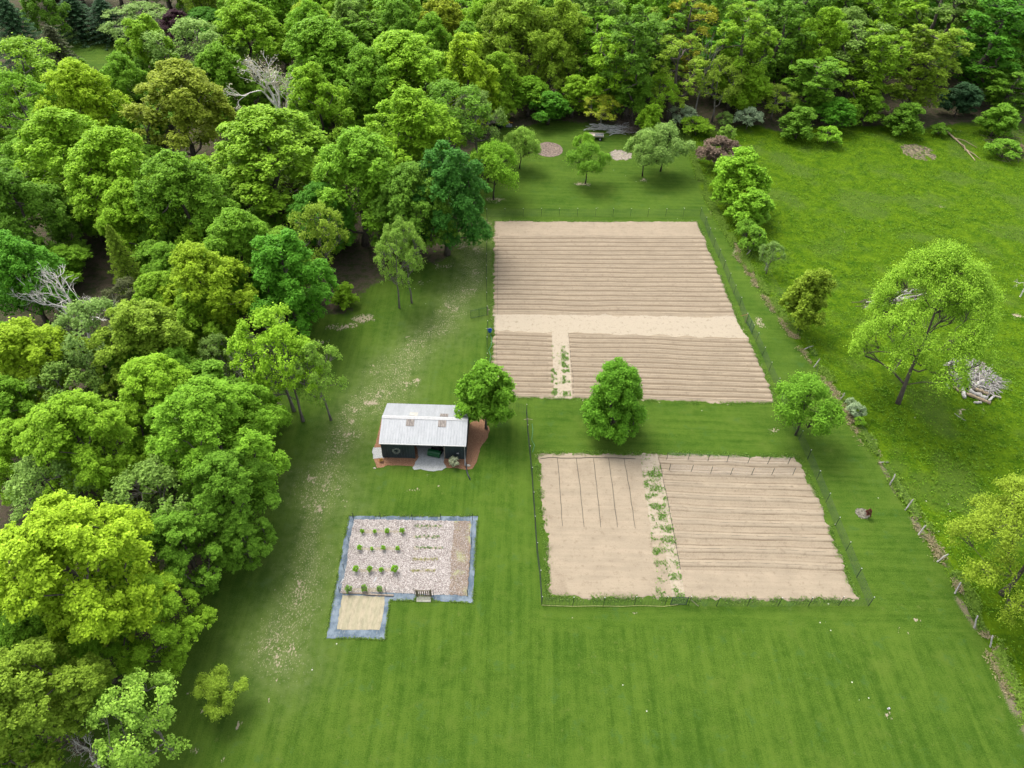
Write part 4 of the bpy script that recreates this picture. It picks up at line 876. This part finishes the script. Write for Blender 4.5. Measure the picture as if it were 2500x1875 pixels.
drip('black drip hoses on the long beds at the lower right of the upper field', [(1386,812),(1389,830),(1394,880),(1399,920),(1399,966)], [rowline(u_l0, u_l1, 13, i, P(1396, 880)[0], 29.6+i*.14, 77, 9, .5) for i in range(13)], z=.1, r=.014)
drip('black drip hoses on the beds of the right part of the lower field', [(1607,1118),(1617,1160),(1633,1240),(1648,1320),(1661,1391)], [rowline(b_r0, b_r1, 9, i, P(1612+5*i, 1130+28*i)[0], 31+i*.12, 78, 8, .4) for i in range(9)], z=.1, r=.016)
yh = MB(); pts = [(1322,1478),(1345,1479.5),(1400,1481),(1450,1480),(1520,1481),(1560,1479),(1620,1481),(1655,1477)]
yh.tube([(*P(*q)[:2], .05) for q in pts], .022, 5); tag(yh.build('garden_hose', simple('yellow_hose', (.42, .42, .16))), 'thin yellow hose lying along the foot of the lower fence', 'hose')
gh = MB(); gh.tube([(*P(u, v)[:2], .05) for u, v in ((1197,815),(1201,830),(1199,845),(1193,855),(1198,868),(1195,885))], .022, 5); tag(gh.build('garden_hose', simple('green_hose', (.10, .36, .20))), 'pale green hose winding below the blue bucket', 'hose')
gh = MB(); gh.tube([(*P(u, v)[:2], .05) for u, v in ((1299,1035),(1301,1050),(1298,1075),(1305,1088),(1300,1105))], .02, 5); tag(gh.build('garden_hose', simple('green_hose2', (.08, .30, .17))), 'green hose on the grass above the lower field corner', 'hose')
p = P(1196, 807, .6); e = empty('blue_bucket', (p[0], p[1], .38), label='blue bucket hanging on the fence beside the upper field', cat='bucket')
th = np.linspace(0, 2*pi, 17)[:-1]; m = MB(); V = [(.22*cos(a), .22*sin(a), 0) for a in th]+[(.30*cos(a), .30*sin(a), .42) for a in th]+[(.27*cos(a), .27*sin(a), .42) for a in th]+[(.2*cos(a), .2*sin(a), .04) for a in th]
m.add(V, [tuple(range(16))[::-1]]+[(k*16+i, k*16+(i+1) % 16, (k+1)*16+(i+1) % 16, (k+1)*16+i) for k in range(3) for i in range(16)]+[tuple(range(48, 64))]); m.build('bucket_body', simple('blue_plastic', (.012, .11, .42), .4), e)
MB().tube([(.3*cos(a), 0, .42+.2*sin(a)) for a in np.linspace(0, pi, 9)], .012, 5).build('handle', WHITE, e)
MB().tube([(-.55, 0, .55), (0, 0, .6)], .02, 5).build('hook', WHITE, e)
p = P(1288, 1035); e = empty('water_tap', (p[0], p[1], 0), label='pale standpipe with side arms at the fence above the lower field', cat='tap')
MB().tube([(0, 0, 0), (0, 0, .95)], .04, 6).build('pipe', WOOD_, e); MB().tube([(-.45, 0, .7), (0, 0, .85)], .03, 5).build('arm', WOOD_, e); MB().tube([(0, 0, .85), (.55, .05, .7)], .03, 5).build('arm', WOOD_, e)

# ---- fenced shrub garden
t = NT('weed_cloth'); n = t.noise(1.0, 4, t.co(), .6); n2 = t.noise(4, 4, t.co((1, .3, 1)), .7); t.bump(t.math('ADD', n, n2), .9, .08)
c = t.mix(t.ramp(n, .35, .65), (.085, .125, .165), (.20, .25, .295)); c = t.mix(t.math('MULTIPLY', t.ramp(n2, .56, .70), .5), c, (.36, .36, .30)); CLOTH = t.done(c, .8)
out_ = GA([(315,98),(700,100),(1200,104),(1893,103),(1868,480),(1845,900),(1832,1168),(1335,1140),(1320,1085),(1150,1075),(1118,1140),(817,1133),(790,1300),(755,1615),(400,1600),(35,1602),(90,1260),(170,850),(240,440)])
tag(sheet('weed_cloth', out_, .018, CLOTH, amp=.03, seed=9), 'blue grey weed cloth border round the fenced shrub garden', 'ground cloth')
t = NT('wood_chips'); vo = t.n('TexVoronoi'); vo.inputs['Scale'].default_value = 13; t.l(t.co((1, 1.4, 1)), vo.inputs[0]); n = t.noise(.6, 4, t.co()); bw = t.n('RGBToBW'); t.l(vo.outputs['Color'], bw.inputs[0])
x = t.math('ADD', t.math('MULTIPLY', bw.outputs[0], .75), t.math('MULTIPLY', n, .35)); c = t.mix(t.ramp(x, .25, .8), (.20, .155, .135), (.62, .57, .53)); t.bump(bw.outputs[0], .7, .06)
CHIPS = t.done(c, .95)
chips = sheet('wood_chip_bed', GA([(378,142),(1000,148),(1610,162),(1590,600),(1545,1068),(1340,1070),(1110,1055),(770,1038),(205,1042),(285,700),(320,400)]), .034, CHIPS, seed=10, kind='structure')
t = NT('old_brown_chips'); n = t.noise(6, 5, t.co(), .8); n1_ = t.noise(.7, 4, t.co()); c = t.mix(t.ramp(n, .3, .7), (.13, .088, .06), (.36, .28, .215)); c = t.mix(t.ramp(n1_, .5, .66), c, (.33, .33, .16)); t.bump(n, .7, .06); BCH = t.done(c, .95)
sheet('brown_chip_bed', GA([(1610,163),(1806,165),(1800,500),(1785,800),(1768,1088),(1545,1064),(1565,600)]), .038, BCH, seed=11, amp=.08, kind='structure')
t = NT('straw_bed'); n = t.noise(3.0, 5, t.co((1, .35, 1)), .8); c = t.mix(t.ramp(n, .34, .62), (.30, .27, .18), (.44, .38, .26)); w_ = t.n('TexWave'); w_.bands_direction = 'X'; w_.inputs['Scale'].default_value = .36; w_.inputs['Distortion'].default_value = 2.5; t.l(t.co(), w_.inputs[0])
c = t.mix(t.math('MULTIPLY', w_.outputs['Fac'], .30), c, (.30, .30, .18)); t.bump(n, .8, .08); STR = t.done(c, .95)
sheet('straw_bed', GA([(232,1072),(755,1095),(740,1250),(690,1497),(430,1500),(165,1497),(200,1250)]), .040, STR, seed=12, kind='structure')
t = NT('thin_straw'); n = t.noise(4, 5, t.co(), .8); t.bump(n, .6, .05); STR2 = t.done(t.mix(t.ramp(n, .35, .62), (.27, .22, .16), (.44, .39, .29)), .95)
for i, (xa, xb, yy, w_) in enumerate(((455,1005,292,17),(420,940,505,17),(365,905,765,19),(235,745,1008,24),(1125,1460,230,13),(1100,1430,357,13),(1100,1465,494,13),(1095,1405,634,14),(1070,1380,774,15))):
    sheet('straw_strip', GA([(xa, yy-w_), ((xa+xb)/2, yy-w_), (xb, yy-w_), (xb, yy+w_), ((xa+xb)/2, yy+w_), (xa, yy+w_)]), .044, STR2, seed=20+i, amp=.09, step=.2, kind='structure')
# chips lying loose on the bed
g = np.random.default_rng(8); gp_ = np.array(GA([(378,142),(1806,165),(1768,1080),(205,1042)])); a = gp_.min(0); b = gp_.max(0); q = a+(b-a)*g.random((15000, 2)); q = q[sdf_poly(q[:, 0], q[:, 1], gp_.tolist()) > .1]
CH = bpy.data.materials.new('loose_chips'); 
t = NT('loose_chips'); CH = t.done(t.mix(t.attr('var'), (.16, .12, .10), (.72, .67, .62)), .9)
v, f, aa = leaves(np.column_stack([q, np.full(len(q), .05)]), np.full(len(q), .02), 1, .055, g, up=1.6, aspect=.4); tag(link('loose_wood_chips', np_mesh('loose_wood_chips', v, f, CH, dict(var=aa), smooth=False)), kind='stuff')
gf = P(852, 1270); sg = empty('shrub_garden_fence', (gf[0], gf[1], 0), label='thin post and mesh fence round the wood chip shrub garden', cat='fence'); off = np.array([gf[0], gf[1], 0])
SP = [(863.6,1268.8),(929,1267),(1007,1270),(1076.4,1270),(1153.6,1270),(1151,1327.5),(1147,1390),(1142,1456.8),(1058.5,1456.8),(1012.4,1452),(943,1450),(885.5,1447),(830.4,1447.9),(840.7,1393),(852.7,1326),(863.6,1268.8)]
m = MB()
for i, q in enumerate(SP[:-1]): z = P(*q); tpost(z[0], z[1], 1.15, sg, cap=False, w=.05)
for q, r in zip(SP[:-1], SP[1:]):
    if q != (1058.5, 1456.8): netting(m, P(*q)-off, P(*r)-off, 1.1, .3, .16, .003)
m.build('netting', WIRE, sg)
OLDW = simple('old_wood', (.20, .165, .11), .85)
a = P(1017, 1455)-off; b = P(1053, 1455)-off; m = MB()
for z in (.08, .95): m.tube([(a[0]+.1, a[1], z), (b[0]-.1, b[1], z)], .045, 4)
for i in range(7): s = (i+.5)/7; m.box((a[0]+(b[0]-a[0])*s, a[1]+.01, .5), (.09, .03, .95))
m.box((a[0]+.12, a[1], .5), (.12, .07, 1.02)); m.box((b[0]-.12, b[1], .5), (.12, .07, 1.02)); gt = m.build('gate', OLDW, sg); gt['label'] = 'old slatted wooden gate'
for q in (a, b): MB().box((q[0], q[1], .55), (.11, .11, 1.1)).build('gate_post', OLDW, sg)
q = P(1035, 1461); tag(MB().box((q[0], q[1]-.1, .03), (1.35, .55, .06)).build('doorstep_slab', simple('old_slab', (.36, .36, .28), .9)), 'weathered slab in front of the wooden gate of the shrub garden', 'slab')
for (a, b, lb, hh) in (((836,1448.5),(905,1450),'long grey board edging the straw bed, left one', .1), ((893,1452),(961,1455),'long grey board edging the straw bed, right one', .13)):
    a = P(*a); b = P(*b); c = (a+b)/2; tag(MB().box((c[0], c[1], hh/2+.03), (b[0]-a[0], .14, hh), atan2(b[1]-a[1], b[0]-a[0])).build('board', simple('grey_board', (.33, .27, .21), .85)), lb, 'board')
ROW = ['top row', 'second row', 'third row', 'bottom row']; NTH = [['leftmost', 'second from left', 'third from left', 'rightmost'], ['left', 'middle', 'right']]
SB = [[(478,285,55),(630,290,52),(780,282,60),(965,280,62)], [(443,487,62),(598,500,42),(737,492,58),(915,495,55)], [(397,745,75),(575,750,72),(710,757,55),(872,745,85)], [(315,992,85),(512,985,85),(692,990,70)]]
for r, row in enumerate(SB):
    for j, (a, b, s) in enumerate(row):
        tree_base(790+a/5.0275, 1240+(b+s*.45)/5.0275, s/5.0275*1.12, .72*s/60, 'shrub', (.18, .42, .010) if r < 3 else (.19, .36, .06), 'berry_bush', f'{NTH[len(row) == 3][j]} of the green bushes in the {ROW[r]} of the shrub garden', cat='bush', group='berry bushes in the wood chips')
for i, (xa, xb, yy, c, lb) in enumerate(((1125,1450,228,'g','topmost'), (1105,1425,355,'g','second'), (1100,1460,492,'g','third'), (1100,1395,632,'O','fourth'), (1075,1370,772,'O','lowest'))):
    g = np.random.default_rng(i+50); n = 22; C = np.array([[*P(790+(xa+(xb-xa)*g.random())/5.0275, 1240+(yy+g.normal()*9)/5.0275)[:2], .08] for _ in range(n)])
    v, f, aa = leaves(C, np.full(n, .10), 16, .035, g, up=.9); o = link('strawberry_row', np_mesh('strawberry_row', v, f, LEAF, dict(var=aa), smooth=False)); o.color = (*( (.085, .19, .045) if c == 'g' else (.30, .30, .11)), 1)
    tag(o, f'{lb} short row of low plants in the right half of the shrub garden', 'plant row', 'low plant rows', 'stuff')
for u, v, lb in ((915,1416,'white scrap of cloth on the wood chips'), (834.5,1420,'white scrap on the left weed cloth border')):
    q = P(u, v); tag(MB().add([(q[0]-.12, q[1]-.28, .05), (q[0]+.02, q[1]-.22, .09), (q[0]+.2, q[1]+.22, .06), (q[0]+.05, q[1]+.3, .1), (q[0]-.1, q[1]-.28, .04), (q[0]+.2, q[1]+.2, .04)], [(0, 1, 2, 3), (0, 4, 5, 2), (0, 3, 5, 4)]).build('cloth_scrap', WHITE), lb, 'scrap')
q = P(2168, 1731); tag(MB().tube([(q[0], q[1], 0), (q[0]+.05, q[1], .2)], .08, 8).build('white_marker', WHITE), 'small white marker on the lower right lawn', 'marker')

# ---- orchard lawn
t = NT('leaf_mulch'); n = t.noise(2.6, 6, t.co(), .85); t.bump(n, .8, .08); LM = t.done(t.mix(t.ramp(n, .34, .66), (.055, .042, .034), (.36, .27, .215)), .95)
def disc(u, v, ru, rv, n=28, j=.08, seed=1):
    g = random.Random(seed); c = P(u, v); a = (P(u+ru, v)[0]-P(u-ru, v)[0])/2; b = (P(u, v-rv)[1]-P(u, v+rv)[1])/2
    return [(c[0]+a*cos(i*2*pi/n)*(1+g.uniform(-j, j)), c[1]+b*sin(i*2*pi/n)*(1+g.uniform(-j, j))) for i in range(n)]
sheet('mulch_circle', disc(1340, 365, 34, 18, j=.02), .03, LM, seed=3, kind='structure')
sheet('straw_patch', disc(1515, 379, 27, 13, j=.16, seed=5), .025, simple('pale_straw', (.30, .26, .205), .95, .5, 3), seed=4, amp=.15, kind='structure')
sheet('burnt_patch', disc(2242, 371, 40, 20, j=.12, seed=7), .03, simple('burnt_ground', (.17, .14, .085), .95, .75, 1.6), seed=6, amp=.2, kind='structure')
sheet('mulch_ring', disc(2106, 1254, 17, 13, j=.08, seed=9), .05, simple('grey_mulch', (.16, .15, .11), .95, .5, 5), seed=8, kind='structure')
tree_base(2114, 1262, 18, 1.3, 'shrub', (.14, .045, .03), 'red_sapling', 'tiny red leaved sapling in its mulch ring on the right lawn', cat='bush')
sheet('gravel_road', PX([(0,216),(60,219),(120,216),(200,206),(260,196),(300,188),(300,198),(200,216),(120,230),(60,233),(0,232)]).tolist(), .05, simple('road_gravel', (.36, .30, .24), .95), seed=2, kind='structure')
q = P(1455, 339); cart = empty('yard_trailer', (q[0], q[1], 0), radians(-2), 'small flat yard trailer with green frame and plywood bed on the orchard lawn', 'trailer')
MB().box((0, 0, .72), (2.9, 1.5, .06)).box((0, -.76, .82), (2.9, .05, .22)).box((0, .76, .82), (2.9, .05, .22)).box((-1.45, 0, .82), (.05, 1.5, .22)).build('bed', simple('bed_wood', (.56, .48, .38), .8), cart)
MB().box((.55, .05, .79), (1.6, .85, .08)).build('load_panel', simple('grey_panel', (.13, .15, .15), .6, .5, 3), cart); MB().box((.62, -.28, .86), (1.6, .09, .05)).box((.62, .42, .86), (1.6, .07, .05)).build('white_rail', WHITE, cart)
MB().box((0, -.7, .62), (2.8, .08, .12)).box((0, .7, .62), (2.8, .08, .12)).tube([(1.4, 0, .6), (2.5, 0, .45)], .045, 6).box((.75, 0, .4), (.08, 1.5, .08)).build('frame', GREEN, cart)
for yy in (-.85, .85):
    wv = MB().tube([(.75, yy-.1, .33), (.75, yy+.1, .33)], .33, 16).build('wheel', BLK, cart); MB().tube([(.75, yy-.13, .33), (.75, yy+.13, .33)], .17, 12).build('rim', WHITE, wv)
q = P(1243, 311); e = empty('garden_tool', (q[0], q[1], 0), 0, 'yellow implement with crossbar and grey tray under the wood edge', 'garden tool')
YL = simple('yellow_paint', (.55, .30, .03), .5); MB().box((0, .3, .9), (1.5, .12, .12)).box((0, .35, .95), (.22, .35, .3)).build('crossbar', YL, e); MB().box((0, 0, .35), (1.2, .7, .3)).build('tray', simple('grey_tray', (.24, .27, .28)), e)
MB().tube([(0, -.1, .5), (0, -.1, .85)], .14, 10).build('jug', WHITE, e)
for xx in (-.55, .55): MB().tube([(xx-.06, .1, .2), (xx+.06, .1, .2)], .2, 12).build('wheel', BLK, e)
q = P(1221, 312); e = empty('green_cart', (q[0], q[1], 0), 0, 'dark green cart in the shade left of the yellow implement', 'cart')
MB().box((0, 0, .5), (1.1, .9, .08)).box((0, -.45, .65), (1.1, .05, .3)).box((0, .45, .65), (1.1, .05, .3)).box((-.53, 0, .65), (.05, .9, .3)).build('tray', GREEN, e); MB().tube([(.2, .2, .6), (.2, .2, 1.5)], .05, 6).build('handle', WHITE, e)
for yy in (-.4, .4): MB().tube([(0, yy-.06, .22), (0, yy+.06, .22)], .22, 12).build('wheel', BLK, e)

# ---- dead wood
def woodmat(name, c):
    t = NT(name); n = t.noise(6, 5, t.co((1, 1, 1)), .75); return t.done(t.mix(t.ramp(n, .32, .68), [x*.55 for x in c], [min(.8, x*1.3) for x in c]), .9)
GREYW = woodmat('silver_wood', (.46, .435, .40)); TANW = woodmat('tan_wood', (.40, .31, .20)); PALEW = woodmat('bleached_wood', (.56, .53, .48)); BRW = woodmat('brown_twigs', (.17, .13, .10))
PF = lambda a, b: (2270+a/11.06, 860+b/11.06)
LOGS = [((650,930),(860,1060),.15,.2,TANW,'tan log at the left end of the log pile'), ((890,930),(945,1220),.19,.3,PALEW,'upright leaning white stump at the front of the log pile'), ((985,1120),(1640,1370),.19,.2,TANW,'longest log along the front edge of the log pile'),
 ((1060,1030),(1560,1240),.24,.48,GREYW,'thick grey log behind the longest front log'), ((1240,990),(1580,1100),.17,.75,TANW,'tan log on top at the right of the thick grey log'), ((1200,1360),(1390,1355),.13,.13,PALEW,'short white log lying in the grass below the log pile'),
 ((500,310),(860,400),.15,.35,PALEW,'whitish pole sticking out of the upper left of the log pile'), ((920,760),(1250,650),.17,.85,GREYW,'curved grey log near the middle top of the log pile'), ((1090,830),(1320,880),.22,.6,GREYW,'broad weathered slab in the centre of the log pile'),
 ((1270,400),(1440,490),.13,.6,PALEW,'pale log end at the upper right of the log pile'), ((760,820),(1060,870),.18,.55,TANW,'dark ended log left of the centre of the log pile'), ((1230,900),(1450,740),.16,.8,PALEW,'split pale log slanting up in the centre of the log pile'),
 ((1590,1310),(1740,1170),.12,.4,PALEW,'thin white forked log at the lower right corner of the log pile'), ((430,850),(530,970),.09,.1,PALEW,'small white stick in the grass left of the log pile'), ((660,480),(900,440),.15,.5,GREYW,'grey log under the twigs in the upper part of the log pile'),
 ((1330,920),(1470,920),.15,.75,GREYW,'short grey log right of the pile centre'), ((650,560),(800,590),.12,.35,PALEW,'short pale log at the left of the twig heap')]
for i, (a, b, r, z, mt, lb) in enumerate(LOGS):
    a = P(*PF(*a), z); b = P(*PF(*b), z); g = np.random.default_rng(i); mb = MB(); n = 7; pts = path(np.array([a[0], a[1], max(r, z)]), np.array([b[0], b[1], max(r, z*.8)]), n, g, r*.35)
    mb.tube(pts, r*(1+.2*g.random(n)), 9); tag(mb.build('log', mt, smooth=True), lb, 'log', 'logs of the pile in the pasture')
def twigs(poly, n, zmax, L, r, seed, ang=None, spread=1.5):
    g = np.random.default_rng(seed); m = MB(); p = np.array(poly); a = p.min(0); b = p.max(0); k = 0; c = p.mean(0)
    while k < n:
        q = a+(b-a)*g.random(2)
        if sdf_poly(np.array([q[0]]), np.array([q[1]]), p.tolist())[0] < 0: continue
        k += 1; th = (g.random()*2*pi if ang is None else ang+g.normal()*spread); l = L*(.4+.9*g.random()); cz = zmax*g.random()*(1-.6*np.linalg.norm(q-c)/np.linalg.norm(b-a))+.04
        d = np.array([cos(th), sin(th), g.normal()*.13])*l/2; o = np.array([q[0], q[1], cz]); e0 = o-d; e1 = o+d; e0[2] = max(e0[2], .02); e1[2] = max(e1[2], .02)
        m.tube(path(e0, e1, 5, g, l*.03), np.linspace(1, .45, 5)*r*(.5+g.random()), 5, False)
    return m
pile = PX([PF(560,330),PF(1240,310),PF(1500,500),PF(1750,700),PF(1800,1000),PF(1700,1200),PF(1500,1200),PF(1000,1000),PF(680,900),PF(600,500)]).tolist()
tag(twigs(pile, 300, 1.0, 1.9, .055, 21).build('branch_heap', GREYW), 'tangle of grey branches forming the body of the log pile', 'branch pile', kind='stuff')
tag(twigs(pile, 70, .75, 2.0, .13, 22).build('buried_logs', woodmat('dark_wood', (.40, .36, .30))), 'dull logs buried inside the log pile', 'branch pile', kind='stuff')
tag(twigs(PX([PF(1450,520),PF(1990,850),PF(1750,1050),PF(1500,800)]).tolist(), 70, .5, 2.6, .022, 23, -.5, .45).build('thin_branches', GREYW), 'spray of thin branches fanning out at the right of the log pile', 'branch pile', kind='stuff')
for i, (a, b) in enumerate((((2112,750),(2205,728)),((2125,742),(2240,722)),((2140,752),(2245,728)),((2160,727),(2215,707)),((2180,738),(2262,716)),((2115,738),(2170,733)),((2190,716),(2250,708)),((2150,735),(2225,716)))):
    g = np.random.default_rng(i+300); a = P(*a, .15); b = P(*b, .3); tag(MB().tube(path(a, b, 7, g, .12), np.linspace(.12, .06, 7), 6).build('pole', [GREYW, PALEW][i % 2], smooth=True), 'long weathered pole in the heap behind the large pasture tree', 'pole', 'poles heaped behind the large pasture tree')
tag(twigs(PX([(2100,735),(2180,715),(2235,700),(2262,720),(2180,752),(2115,752)]).tolist(), 60, .4, 3, .03, 31, .3, .5).build('branch_heap', BRW), 'brown branches under the heaped poles behind the large pasture tree', 'branch pile', kind='stuff')
tag(twigs(PX([(1442,313),(1475,311),(1530,316),(1545,329),(1500,331),(1480,322),(1444,322)]).tolist(), 80, .9, 3.6, .055, 41, .1, .3).build('stick_heap', woodmat('lightened_sticks', (.80, .76, .70))), 'heap of grey sticks and poles at the wood edge behind the trailer', 'branch pile', kind='stuff')  # stick colour lightened in place of light the shaded heap lacks
tag(twigs(PX([(1500,305),(1580,296),(1620,312),(1590,330),(1520,330)]).tolist(), 420, 1.5, 3.0, .024, 42).build('brush_heap', BRW), 'brown brush heap right of the grey stick heap', 'brush pile', kind='stuff')
tag(twigs(PX([(2400,330),(2500,320),(2500,395),(2440,395)]).tolist(), 160, .6, 2.6, .028, 43).build('brush_heap', BRW), 'brown brush on the pasture at the upper right', 'brush pile', kind='stuff')
def branch(pts, r, lb, nm='fallen_branch', mt=GREYW, forks=()):
    m = MB(); m.tube([(*P(u, v)[:2], z) for u, v, z in pts], np.linspace(r, r*.4, len(pts)), 6, False)
    for f in forks: m.tube([(*P(u, v)[:2], z) for u, v, z in f], np.linspace(r*.6, r*.2, len(f)), 5, False)
    return tag(m.build(nm, mt, smooth=True), lb, 'branch')
branch([(2288,308,.5),(2305,322,.4),(2325,338,.3),(2342,352,.25),(2356,366,.2),(2370,382,.15),(2380,393,.1)], .2, 'long fallen branch reaching from the wood into the pasture', forks=[[(2342,352,.2),(2352,364,.6),(2354,372,.3)],[(2358,368,.2),(2376,378,.2),(2393,390,.1)],[(2330,341,.3),(2352,346,.3),(2385,362,.1)]], mt=TANW)
branch([(2119,1077,.1),(2128,1075,.15),(2139,1075,.1)], .07, 'short stick lying across the fence line beside the upper posts'); branch([(2145,1131,.1),(2158,1130,.15),(2170,1130,.1)], .07, 'stick lying across the fence line above the leaning posts')
branch([(1963,854,.1),(1975,851,.3),(1984,850,.4)], .08, 'grey rail end lying on the fence line right of the upper field'); branch([(1318,298,.1),(1328,293,.2),(1337,290,.3)], .1, 'pale stick at the wood edge above the mulch circle', mt=PALEW)
branch([(2330,1010,.05),(2345,1022,.05),(2358,1028,.08)], .05, 'broken twig below the log pile', mt=PALEW)
FP = [((2172,1184),(2187,1157)), ((2210,1245),(2229.5,1219.5)), ((2242,1305.6),(2262,1281)), ((2287.7,1371.6),(2316.6,1352)), ((2331,1449),(2346,1421)), ((2378.5,1533),(2387,1504)), ((2417,1580),(2425,1552)), ((2050,978),(2063,960)), ((1987,896),(2003,876)), ((1868,660),(1873,642)), ((1822,622),(1832,612)), ((1990,940),(1994,926))]
w = P(2210, 1245); pf = empty('pasture_fence', (w[0], w[1], 0), label='old wooden post fence between lawn and pasture', cat='fence'); tops = []
for i, (a, b) in enumerate(FP):
    a = P(*a); b = P(*b, 1.25); off = np.array([w[0], w[1], 0]); g = np.random.default_rng(i+70)
    d = b-a; 
    if np.linalg.norm(d[:2]) > .9: d[:2] *= .9/np.linalg.norm(d[:2])
    q = np.linspace(0, 1, 4)[:, None]*d + a - off; q[2:] += g.normal(size=(2, 3))*.04; MB().tube(q, [.08, .07, .07, .065], 7).build('post', GREYW, pf); tops.append(a-off+d*.85)
order = [9, 11-0, 8, 7, 0, 1, 2, 3, 4, 5, 6]; order = [10, 9, 11, 8, 7, 0, 1, 2, 3, 4, 5, 6]; m = MB()
order = sorted(range(len(FP)), key=lambda i: FP[i][0][1])
for i, j in zip(order[:-1], order[1:]):
    for s in (.35, .7, 1.0):
        a = tops[i].copy(); b = tops[j].copy(); a[2] *= s; b[2] *= s; m.tube([a, (a+b)/2-np.array([0, 0, .08]), b], .006, 3, False)
m.build('wire', WIRE, pf)

# ================================================================= GROWING STUFF
def tuft_cloud(name, pts, size, col, seed, n=3, rad=.12, up=.25, z=.05, aspect=.35):
    g = np.random.default_rng(seed); C = np.column_stack([pts, np.full(len(pts), z)])
    v, f, a = leaves(C, np.full(len(C), rad), n, size, g, up=up, aspect=aspect, bias=1.0)
    o = link(name, np_mesh(name, v, f, LEAF, dict(var=a), smooth=False)); o.color = (*col, 1); return tag(o, kind='stuff')
def scatter(poly, n, seed, test=None):
    g = np.random.default_rng(seed); p = np.array(poly); a = p.min(0); b = p.max(0); q = a+(b-a)*g.random((n, 2)); k = sdf_poly(q[:, 0], q[:, 1], p.tolist()) > 0
    q = q[k]; return q if test is None else q[g.random(len(q)) < test(q[:, 0], q[:, 1])]
pv = PX([(1690,330),(2500,318),(2560,900),(2560,1900),(2480,1760),(2400,1560),(2230,1270),(2110,1080),(1985,890),(1850,700),(1760,560),(1705,420)]).tolist()
q = scatter(pv, 110000, 61, lambda x, y: .25+.75*sst(.42, .62, fbm(x, y, 3, 62))*np.clip(1.3-y/140, .3, 1)); tuft_cloud('pasture_grass', q, .11, (.12, .25, .010), 63, n=3, rad=.16)
q = scatter(pv, 14000, 64, lambda x, y: (fbm(x, y, 5, 66) > .56).astype(float)); tuft_cloud('pasture_weeds', q, .13, (.10, .21, .012), 65, n=5, rad=.22, z=.12)
# tall growth along the pasture fence
g = np.random.default_rng(77); s = g.random(16000); ln = np.array(fl); seg = np.r_[0, np.cumsum(np.linalg.norm(np.diff(ln, axis=0), axis=1))]; L = s*seg[-1]; qx = np.interp(L, seg, ln[:, 0])+g.normal(size=len(s))*.35+.6; qy = np.interp(L, seg, ln[:, 1])+g.normal(size=len(s))*.3
k_ = (fbm(qx, qy, 2.5, 79) > .42) & (qy > 14); tuft_cloud('fence_line_grass', np.column_stack([qx, qy])[k_], .12, (.14, .25, .025), 78, n=4, rad=.2, z=.12)
k_ = (fbm(qx, qy, 2.0, 80) > .5) & (qy > 14) & (qy < 100); tuft_cloud('dry_grass', np.column_stack([qx-.5, qy])[k_], .10, (.30, .26, .14), 81, n=3, rad=.2, z=.07)
# weeds in the tyre lanes
bands = [(1140,.35),(1157,1.0),(1180,.7),(1192,.6),(1212,.9),(1236,1.0),(1262,.7),(1293,.95),(1319,.6),(1348,.8),(1375,.45),(1408,.55),(1448,.8)]
bw_ = [(P(1600, v)[1], k_) for v, k_ in bands]
def lane_t(x, y): d = sum(k_*np.exp(-((y-b)/.42)**2) for b, k_ in bw_); return np.clip(d*1.3*sst(.40, .58, fbm(x, y, .7, 91))+.10*sst(.5, .6, fbm(x, y, .8, 94)), 0, 1)
q = scatter(lw_a, 9000, 92, lane_t); tuft_cloud('lane_weeds', q, .07, (.11, .24, .03), 93, n=3, rad=.09)
ul = PX([(1346,845),(1386,845),(1394,968),(1346,968)]).tolist(); q = scatter(ul, 5200, 95, lambda x, y: sst(.46, .60, fbm(x, y, .5, 96))*sst(74, 68, y)*np.where(np.abs(x-P(1370, 900)[0]+.25) < .35, .15, 1)); tuft_cloud('lane_weeds', q, .07, (.12, .25, .035), 97, n=3, rad=.09)
# ragged grass along the edges of the tilled fields
def edge_pts(poly, n, seed, w=.16):
    g = np.random.default_rng(seed); p = np.array(poly+[poly[0]]); seg = np.r_[0, np.cumsum(np.linalg.norm(np.diff(p, axis=0), axis=1))]; L = g.random(n)*seg[-1]
    q = np.column_stack([np.interp(L, seg, p[:, 0]), np.interp(L, seg, p[:, 1])])+g.normal(size=(n, 2))*w; return q[fbm(q[:, 0], q[:, 1], 1.1, seed+1) > .46]
tuft_cloud('edge_grass', np.concatenate([edge_pts(UPW.tolist(), 9000, 101), edge_pts(LOW.tolist(), 9000, 103, .2)]), .065, (.115, .215, .030), 105, n=2, rad=.09)
tuft_cloud('edge_grass', edge_pts(out_, 2500, 107, .07), .06, (.12, .21, .03), 108, n=3, rad=.06)
# low undergrowth on the wood floor edge and fallen leaves
ug = scatter(WOOD, 60000, 111, lambda x, y: (fbm(x, y, 5, 112) > .54)*(np.abs(x) < 170)*(y > 18)*(y < 240)); tuft_cloud('undergrowth', ug, .17, (.085, .18, .015), 113, n=4, rad=.35, z=.25)
